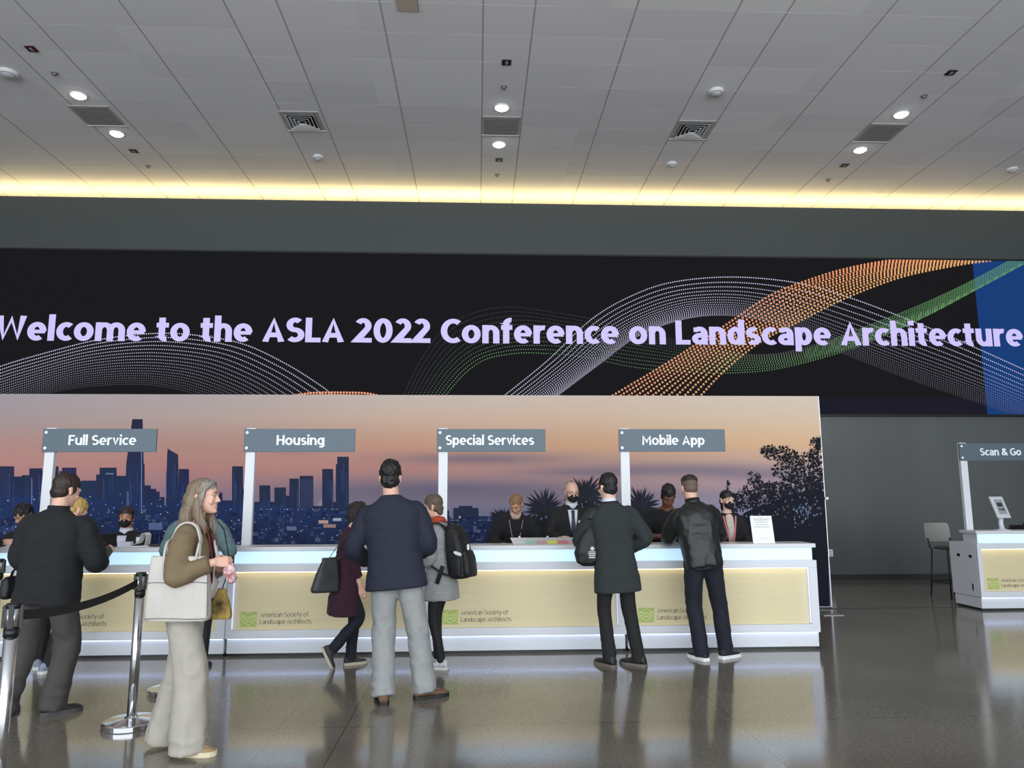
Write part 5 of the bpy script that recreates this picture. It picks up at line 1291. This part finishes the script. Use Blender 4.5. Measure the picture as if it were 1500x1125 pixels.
MB().loft([sring(c+f*k, r*.04, g.u*.022, 12, 6) for k in (-.006, .004)]).build('name_badge', M_PAPER, g.root)
g.shoes(M_BLKSHOE, M_DSOLE)
# man with black hair and bare forearms
M_TEE = mat('black_tee', (17, 17, 20), .9)
g = Fig('person in black tee with bare forearms behind the leather jacket', (2.26, 9.0, 0), 172, 1.74, 'm', lean=(-.02, .18), bow=.2, sh=.185, head=(10, -34, 0), hoff=(0, .04, -.02), skin='brown',
        armL=((-.3, .25, -.95), (.25, .92, -.05)), armR=((.42, .15, -.95), (-.75, .65, .02)), footL=(-.1, .05, 5), footR=(.1, .05, -5), seed=15, vox=.006)
g.body(eyes=False); g.brows(M_HBLACK); g.short(M_HBLACK, .007, .018, -.06, (40, 40, 40)); g.trousers(M_BLKTR, amp=.004)
g.top('tee', M_TEE, [(-.12, .19, .14), (.1, .18, .135), (.25, .185, .135), (.36, .2, .138), (.42, .198, .12, -.012), (.465, .165, .098, -.016), (.5, .1, .078, -.012), (.52, .074, .068, -.01)], (.08, .07, .062), amp=.005, cuff=.12)
g.shoes(M_BLKSHOE, M_DSOLE)
# masked woman with lanyard
g = Fig('person in black mask and pink lanyard left of the white notice', (3.0, 8.98, 0), 180, 1.64, 'f', lean=(0, .06), sh=.165, head=(16, -2, 0), skin='pale',
        armL=((-.2, .2, -1), (.3, .9, -.1)), armR=((.2, .2, -1), (-.3, .9, -.1)), footL=(-.1, .05, 5), footR=(.1, .05, -5), seed=16, vox=.0055)
g.body(); g.brows(M_HBLACK); g.mask(M_MASK)
g.hair(M_HBLACK, [('e', (0, -.012, .050), (.0805, .097, .081)), ('e', (0, -.055, -.02), (.072, .06, .062)), ('t', [(.02, .066, .09), (.055, .045, .07), (.074, .015, .02)], [.012, .014, .014]), ('t', [(-.02, .066, .09), (-.055, .045, .07), (-.074, .015, .02)], [.012, .014, .014]), ('t', [(0, -.1, -.02), (-.02, -.12, -.1), (-.05, -.11, -.2), (-.07, -.08, -.28)], [.03, .035, .03, .015]), ('t', [(-.066, .01, .03), (-.078, -.02, -.03), (-.075, -.03, -.1), (-.08, -.01, -.2)], [.012, .018, .022, .012])], .002, (60, 60, 10))
g.trousers(M_BLKTR, amp=.004); g.top('jacket', M_BLKCLOTH, [(-.14, .2, .15), (.1, .17, .13), (.25, .172, .128), (.36, .184, .13), (.42, .182, .114, -.01), (.465, .148, .09, -.014), (.5, .092, .072, -.01), (.525, .066, .062, -.006)], (.075, .064, .05), amp=.004, bust=.006)
MB().loft([sring(g.pos(t)+g.f_at(t)[1]*y, g.r*w, g.f_at(t)[1]*.012, 14, 2.2) for t, y, w in ((.15, .130, .02), (.33, .145, .04), (.44, .098, .05), (.48, .075, .05))]).build('cream_blouse', mat('cream_blouse', (196, 188, 170), .8, var=.15, vscale=30), g.root, smooth=True)
MB().ell(g.pos(.47)+g.f*.07, (.05, .028, .045)).build('neckline', SKIN['pale'], g.root, smooth=True)
g.lanyard(mat('pink_lanyard', (196, 110, 122), .7), .49, .12, .08, .158, .02)
g.shoes(M_BLKSHOE, M_DSOLE)
# seated person at the scan desk
M_MAROON = mat('maroon_wool', (96, 32, 48), .95, var=.1, vscale=30, bump=.3, bscale=150)
g = seated('person in maroon sweater seated behind the scan desk', 8.52, 11.15, .62, H=1.7, sex='f', lean=(0, .06), head=(0, -12, 0), skin='light', seed=17,
           armL=((-.2, .25, -.95), (.2, .95, .0)), armR=((.36, .25, -.95), (-.2, .95, .0)))
g.body(); g.short(M_HDARK, .005); g.trousers(M_BLKTR, amp=.004); g.top('sweater', M_MAROON, [(-.14, .2, .15), (.1, .18, .135), (.25, .18, .13), (.36, .19, .132), (.42, .188, .115, -.01), (.465, .15, .092, -.014), (.505, .09, .072, -.01), (.53, .066, .062, -.006)], (.08, .07, .056), amp=.006); g.shoes(M_BLKSHOE, M_DSOLE)
t = thing('office_chair', 'black office chair behind the scan desk at the right edge', 'chair', (8.52, 11.25, 0), R(180))
MB().ell((0, .02, .585), (.23, .22, .035)).build('seat', M_BLACK, t, smooth=True)
MB().loft([sring(V(0, y, z), V(w, 0, 0), V(0, .02, 0), 20, 4) for z, y, w in ((.72, -.22, .2), (.85, -.24, .22), (1.0, -.25, .22), (1.1, -.255, .18))]).build('backrest', M_BLACK, t, smooth=True)
MB().lathe([(.03, .08), (.03, .56)], 16).build('column', M_CHROME, t, smooth=True)
for k in range(5):
    a = 2*math.pi*k/5
    lg = MB().tube([(0, 0, .1), (.28*math.cos(a), .28*math.sin(a), .065)], [.022, .015], 10).build('leg', M_BLACK, t, smooth=True)
    MB().ell((.28*math.cos(a), .28*math.sin(a), .028), (.028, .028, .028)).build('caster', M_BLACK, lg, smooth=True)
for q in (-1, 1): MB().tube([(q*.2, -.05, .6), (q*.29, -.03, .64), (q*.3, -.0, .84), (q*.3, .12, .86), (q*.3, -.12, .86)], .016, 10).build('armrest', M_BLACK, t, smooth=True)
MB().tube([(0, -.1, .58), (0, -.25, .66), (0, -.24, .8)], .02, 10).build('back_support', M_BLACK, t, smooth=True)

# ------------------------------------------------------------------ bags and things carried
def W(g, p): return g.root.matrix_basis @ Vector(p)
# white tote
M_TOTE = mat('white_leather', (182, 176, 168), .55, var=.03, vscale=8, bump=.1, bscale=120)
M_SEAM = mat('grey_piping', (96, 92, 88), .7)
t = thing('tote_bag', 'large white tote bag hanging from the shoulder of the woman in olive', 'bag', (-1.865, 4.90, .83))
def rrect(cx, cy, w, d, z, n=28, e=7): return sring(V(cx, cy, z), V(w/2, 0, 0), V(0, d/2, 0), n, e)
mb = MB(); mb.loft([rrect(.0, 0, .37, .10, 0), rrect(0, 0, .385, .105, .02), rrect(0, .0, .38, .095, .15), rrect(-.005, 0, .365, .07, .3), rrect(-.01, 0, .345, .045, .385), rrect(-.01, 0, .345, .035, .392)])
solid('bag_body', mb, M_TOTE, t, .006, 3, [(.004, (9, 9, 5), False), (.0025, (22, 10, 4), True)])
m = MB(); m.ribbon([(-.185+.37*k/10, -.045-.001*(1-abs(1-k/5)), .232+.004*math.sin(k)) for k in range(11)], (0, 0, 1), .004, .002).ribbon([(-.185+.375*k/10, -.056, .018+.003*math.sin(k*.6)) for k in range(11)], (0, 0, 1), .004, .003)
m.ribbon([(.192, -.038, .03), (.186, -.036, .15), (.175, -.025, .36)], (1, 0, 0), .004, .004)
m.build('piping', M_SEAM, t)
shp = W(tote, tote.shl[1])-Vector((-1.865, 4.90, .83))
for yy, nm in ((-.03, 0), (.03, 1)):
    pts = [Vector((-.095, yy, .30)), Vector((-.098, yy, .38)), Vector((-.10, yy*.4+.02, .47)), shp+Vector((-.085, .02+yy*.4, -.02)), shp+Vector((-.055, .02+yy*.4, .05)), shp+Vector((0, .025+yy*.4, .078)), shp+Vector((.06, .02+yy*.4, .052)), shp+Vector((.092, .01+yy*.4, -.03)), Vector((.108, yy*.4, .46)), Vector((.10, yy, .38)), Vector((.095, yy, .30))]
    p2, _ = smooth_pts(pts, [1]*len(pts), 5)
    MB().tube(p2, .0075, 10).build('strap', M_TOTE, t, smooth=True)
# red and white wrapped thing in her hands
hw = W(tote, tote.wri[1]+Vector((-.03, .075, -.02)))
t = thing('wrapped_snack', 'crumpled red and white wrapper held by the woman with the tote bag', 'wrapper', (hw.x+.01, hw.y+.03, hw.z-.035))
solid('wrapper', MB().ell((0, 0, 0), (.036, .034, .045)).ell((.012, 0, -.045), (.03, .026, .034)), mat('red_white_foil', (150, 22, 40), .4, var=.6, vscale=26, c2=(226, 214, 214)), t, .005, 1, [(.008, (40, 40, 40), True)])
# plaid purse with black strap
t = thing('plaid_purse', 'small gold plaid purse on a black strap beside the white tote bag', 'bag', (-1.745, 5.33, .77))
mb = MB(); mb.loft([rrect(0, 0, .14, .07, 0, 20, 5), rrect(0, 0, .15, .075, .03, 20, 5), rrect(0, 0, .11, .06, .12, 20, 4), rrect(0, 0, .05, .035, .2, 20, 3)])
pm = mat('gold_plaid', (58, 46, 28), .75, var=.8, vscale=13, c2=(196, 164, 84))
solid('bag_body', mb, pm, t, .006, 3, [(.003, (20, 20, 20), False)])
MB().ribbon([(0, 0, .19), (.03, .01, .3), (.035, .0, .42), (.0, -.02, .6), (-.05, -.08, .68)], (0, 1, 0), .016, .003).build('strap', M_BLACK, t)
MB().box(-.0, .07, -.02, .02, .3, .42).build('phone_pouch', M_BLACK, t, bevel=.006)
# backpack
t = thing('backpack', 'black backpack with a small white patch worn by the woman in the grey cardigan', 'bag', (0, 0, 0)); g = backpacker
t.matrix_basis = g.root.matrix_basis
M_NYLON = mat('black_nylon', (17, 17, 19), .6, var=.1, vscale=20, bump=.15, bscale=200)
def bp(x, y, tt): r, f = g.f_at(tt); return g.pos(tt)+r*x+f*y
mb = MB(); mb.loft([sring(bp(0, -.24+.01*k, tt), g.r*w, g.f*d, 24, 3.2) for k, (tt, w, d) in enumerate(((-.055, .11, .07), (-.03, .14, .1), (.1, .15, .112), (.25, .15, .105), (.38, .14, .085), (.455, .11, .06), (.475, .07, .03)))])
solid('bag_body', mb, M_NYLON, t, .008, 3, [(.003, (12, 12, 24), True)])
mb = MB(); mb.loft([sring(bp(0, -.335+.01*k, tt), g.r*w, g.f*d, 20, 3) for k, (tt, w, d) in enumerate(((-.04, .1, .045), (.0, .12, .06), (.12, .12, .06), (.2, .11, .045), (.215, .08, .02)))])
solid('front_pocket', mb, M_NYLON, t, .008, 3, [(.002, (12, 12, 24), True)])
mb = MB(); mb.loft([sring(bp(-.155, -.24, tt), g.r*w, g.f*d, 16, 3) for tt, w, d in ((-.02, .025, .06), (.06, .035, .07), (.15, .03, .065))])
solid('side_pocket', mb, M_NYLON, t, .008, 2)
MB().loft([sring(bp(-.155, -.275, .19)+g.r*k, g.f*.042+g.u*.014, g.u*.017, 14, 2.6) for k in (-.008, .008)]).build('patch', M_PAPER, t)
MB().loft([sring(bp(-.1, -.38, .24)+g.r*k, g.f*.012, g.u*.03, 12, 2.6) for k in (-.02, -.008)]).build('zip_tag', M_PAPER, t)
for sd in (-1, 1):
    pts = [bp(sd*.09, -.15, .40), bp(sd*.105, -.11, .475), bp(sd*.112, -.02, .515), bp(sd*.118, .07, .46), bp(sd*.125, .145, .34), bp(sd*.16, .13, .2), bp(sd*.185, .02, .09), bp(sd*.165, -.12, .0), bp(sd*.13, -.18, -.02)]
    p2, _ = smooth_pts(pts, [1]*len(pts), 5); MB().ribbon(p2, [g.r]*len(p2), .042, .010).build('shoulder_strap', M_NYLON, t, smooth=False)
MB().ribbon([bp(-.195, -.12, .08), bp(-.205, -.09, .0), bp(-.2, -.05, -.09)], [g.f]*3, .045, .012).build('hanging_strap', M_NYLON, t)
MB().tube([bp(-.03, -.2, .46), bp(-.03, -.2, .5), bp(.03, -.2, .5), bp(.03, -.2, .46)], .007, 8).build('grab_handle', M_NYLON, t, smooth=True)
# plum woman's shoulder bag
t = thing('shoulder_bag', 'dark green-black shoulder bag behind the person in the plum cardigan', 'bag', (0, 0, 0)); g = plum; t.matrix_basis = g.root.matrix_basis
M_DGREEN = mat('dark_green_leather', (26, 32, 30), .45, bump=.1, bscale=100)
mb = MB(); mb.loft([sring(V(.13, -.26-.02*k, z), V(.045, 0, 0)*w, V(0, d, 0), 22, 5) for k, (z, w, d) in enumerate(((.80, 1.2, .15), (.83, 1.3, .15), (.98, 1.1, .125), (1.12, .7, .085), (1.16, .4, .075)))])
for i in range(len(mb.v)):
    x, y, z = mb.v[i]; mb.v[i] = (x, y+(z-.80)*.28, z)
solid('bag_body', mb, M_DGREEN, t, .007, 3, [(.003, (10, 10, 10), False)])
sp = g.shl[1]
pts = [V(.13, -.25, 1.13), V(.14, -.18, 1.24), sp+V(.0, -.07, .035), sp+V(-.01, -.01, .078), sp+V(.01, .06, .04), V(.17, .04, 1.25), V(.17, -.08, 1.18), V(.14, -.17, 1.13)]
p2, _ = smooth_pts(pts, [1]*len(pts), 5); MB().ribbon(p2, [V(1, 0, 0)]*len(p2), .018, .004).build('strap', M_DGREEN, t)
# coat man's bag
t = thing('sling_bag', 'black drawstring bag with a small white print hanging by the charcoal coat', 'bag', (0, 0, 0)); g = coatman; t.matrix_basis = g.root.matrix_basis
c = V(-.315, .02, .0)
mb = MB(); mb.loft([sring(V(c.x+ox, c.y, z), V(w, 0, 0), V(0, d, 0), 22, 2.8) for z, ox, w, d in ((.90, -.0, .05, .03), (.93, -.0, .1, .055), (1.02, -.0, .125, .07), (1.12, .02, .11, .065), (1.2, .045, .085, .05), (1.26, .06, .06, .035))])
solid('bag_body', mb, M_NYLON, t, .007, 3, [(.006, (16, 16, 10), True)])
m = MB()
ring = [(c.x+.035+.018*math.cos(a), c.y-.078, 1.06+.018*math.sin(a)) for a in np.linspace(0, 2*math.pi, 14)[:-1]]
m.loft([ring, [(x, y+.012, z) for x, y, z in ring]])
for k, w_ in enumerate((.03, .036, .028, .03)): m.box(c.x+.03-w_, c.x+.03+w_, c.y-.079, c.y-.066, 1.025-.017*k, 1.034-.017*k)
m.build('bag_print', mat('print_grey', (190, 190, 190), .7), t)
sp = g.shl[-1]
pts = [V(c.x+.05, c.y, 1.24), V(-.27, .02, 1.33), sp+V(-.03, -.085, -.03), sp+V(.035, -.055, .07), sp+V(.05, .02, .088), sp+V(.03, .09, .03), V(-.25, .12, 1.3), V(c.x+.07, c.y+.03, 1.24)]
p2, _ = smooth_pts(pts, [1]*len(pts), 5); MB().ribbon(p2, [V(1, 0, 0)]*len(p2), .03, .006).build('strap', M_NYLON, t)
# left man's black bag by his side
t = thing('hip_bag', 'small black bag at the left hip of the man in the black overshirt', 'bag', (0, 0, 0)); g = blackshirt; t.matrix_basis = g.root.matrix_basis
mb = MB(); mb.loft([sring(V(-.285, .06, z), V(w, 0, 0), V(0, d, 0), 18, 3) for z, w, d in ((.82, .025, .06), (.84, .035, .08), (.9, .04, .08), (.96, .03, .07), (.98, .018, .05))])
solid('bag_body', mb, M_NYLON, t, .007, 3, [(.004, (14, 14, 14), True)])
MB().ribbon([V(-.285, .06, .97), V(-.265, .05, 1.02), V(-.235, .04, 1.05)], (0, 1, 0), .03, .005).build('strap', M_NYLON, t)
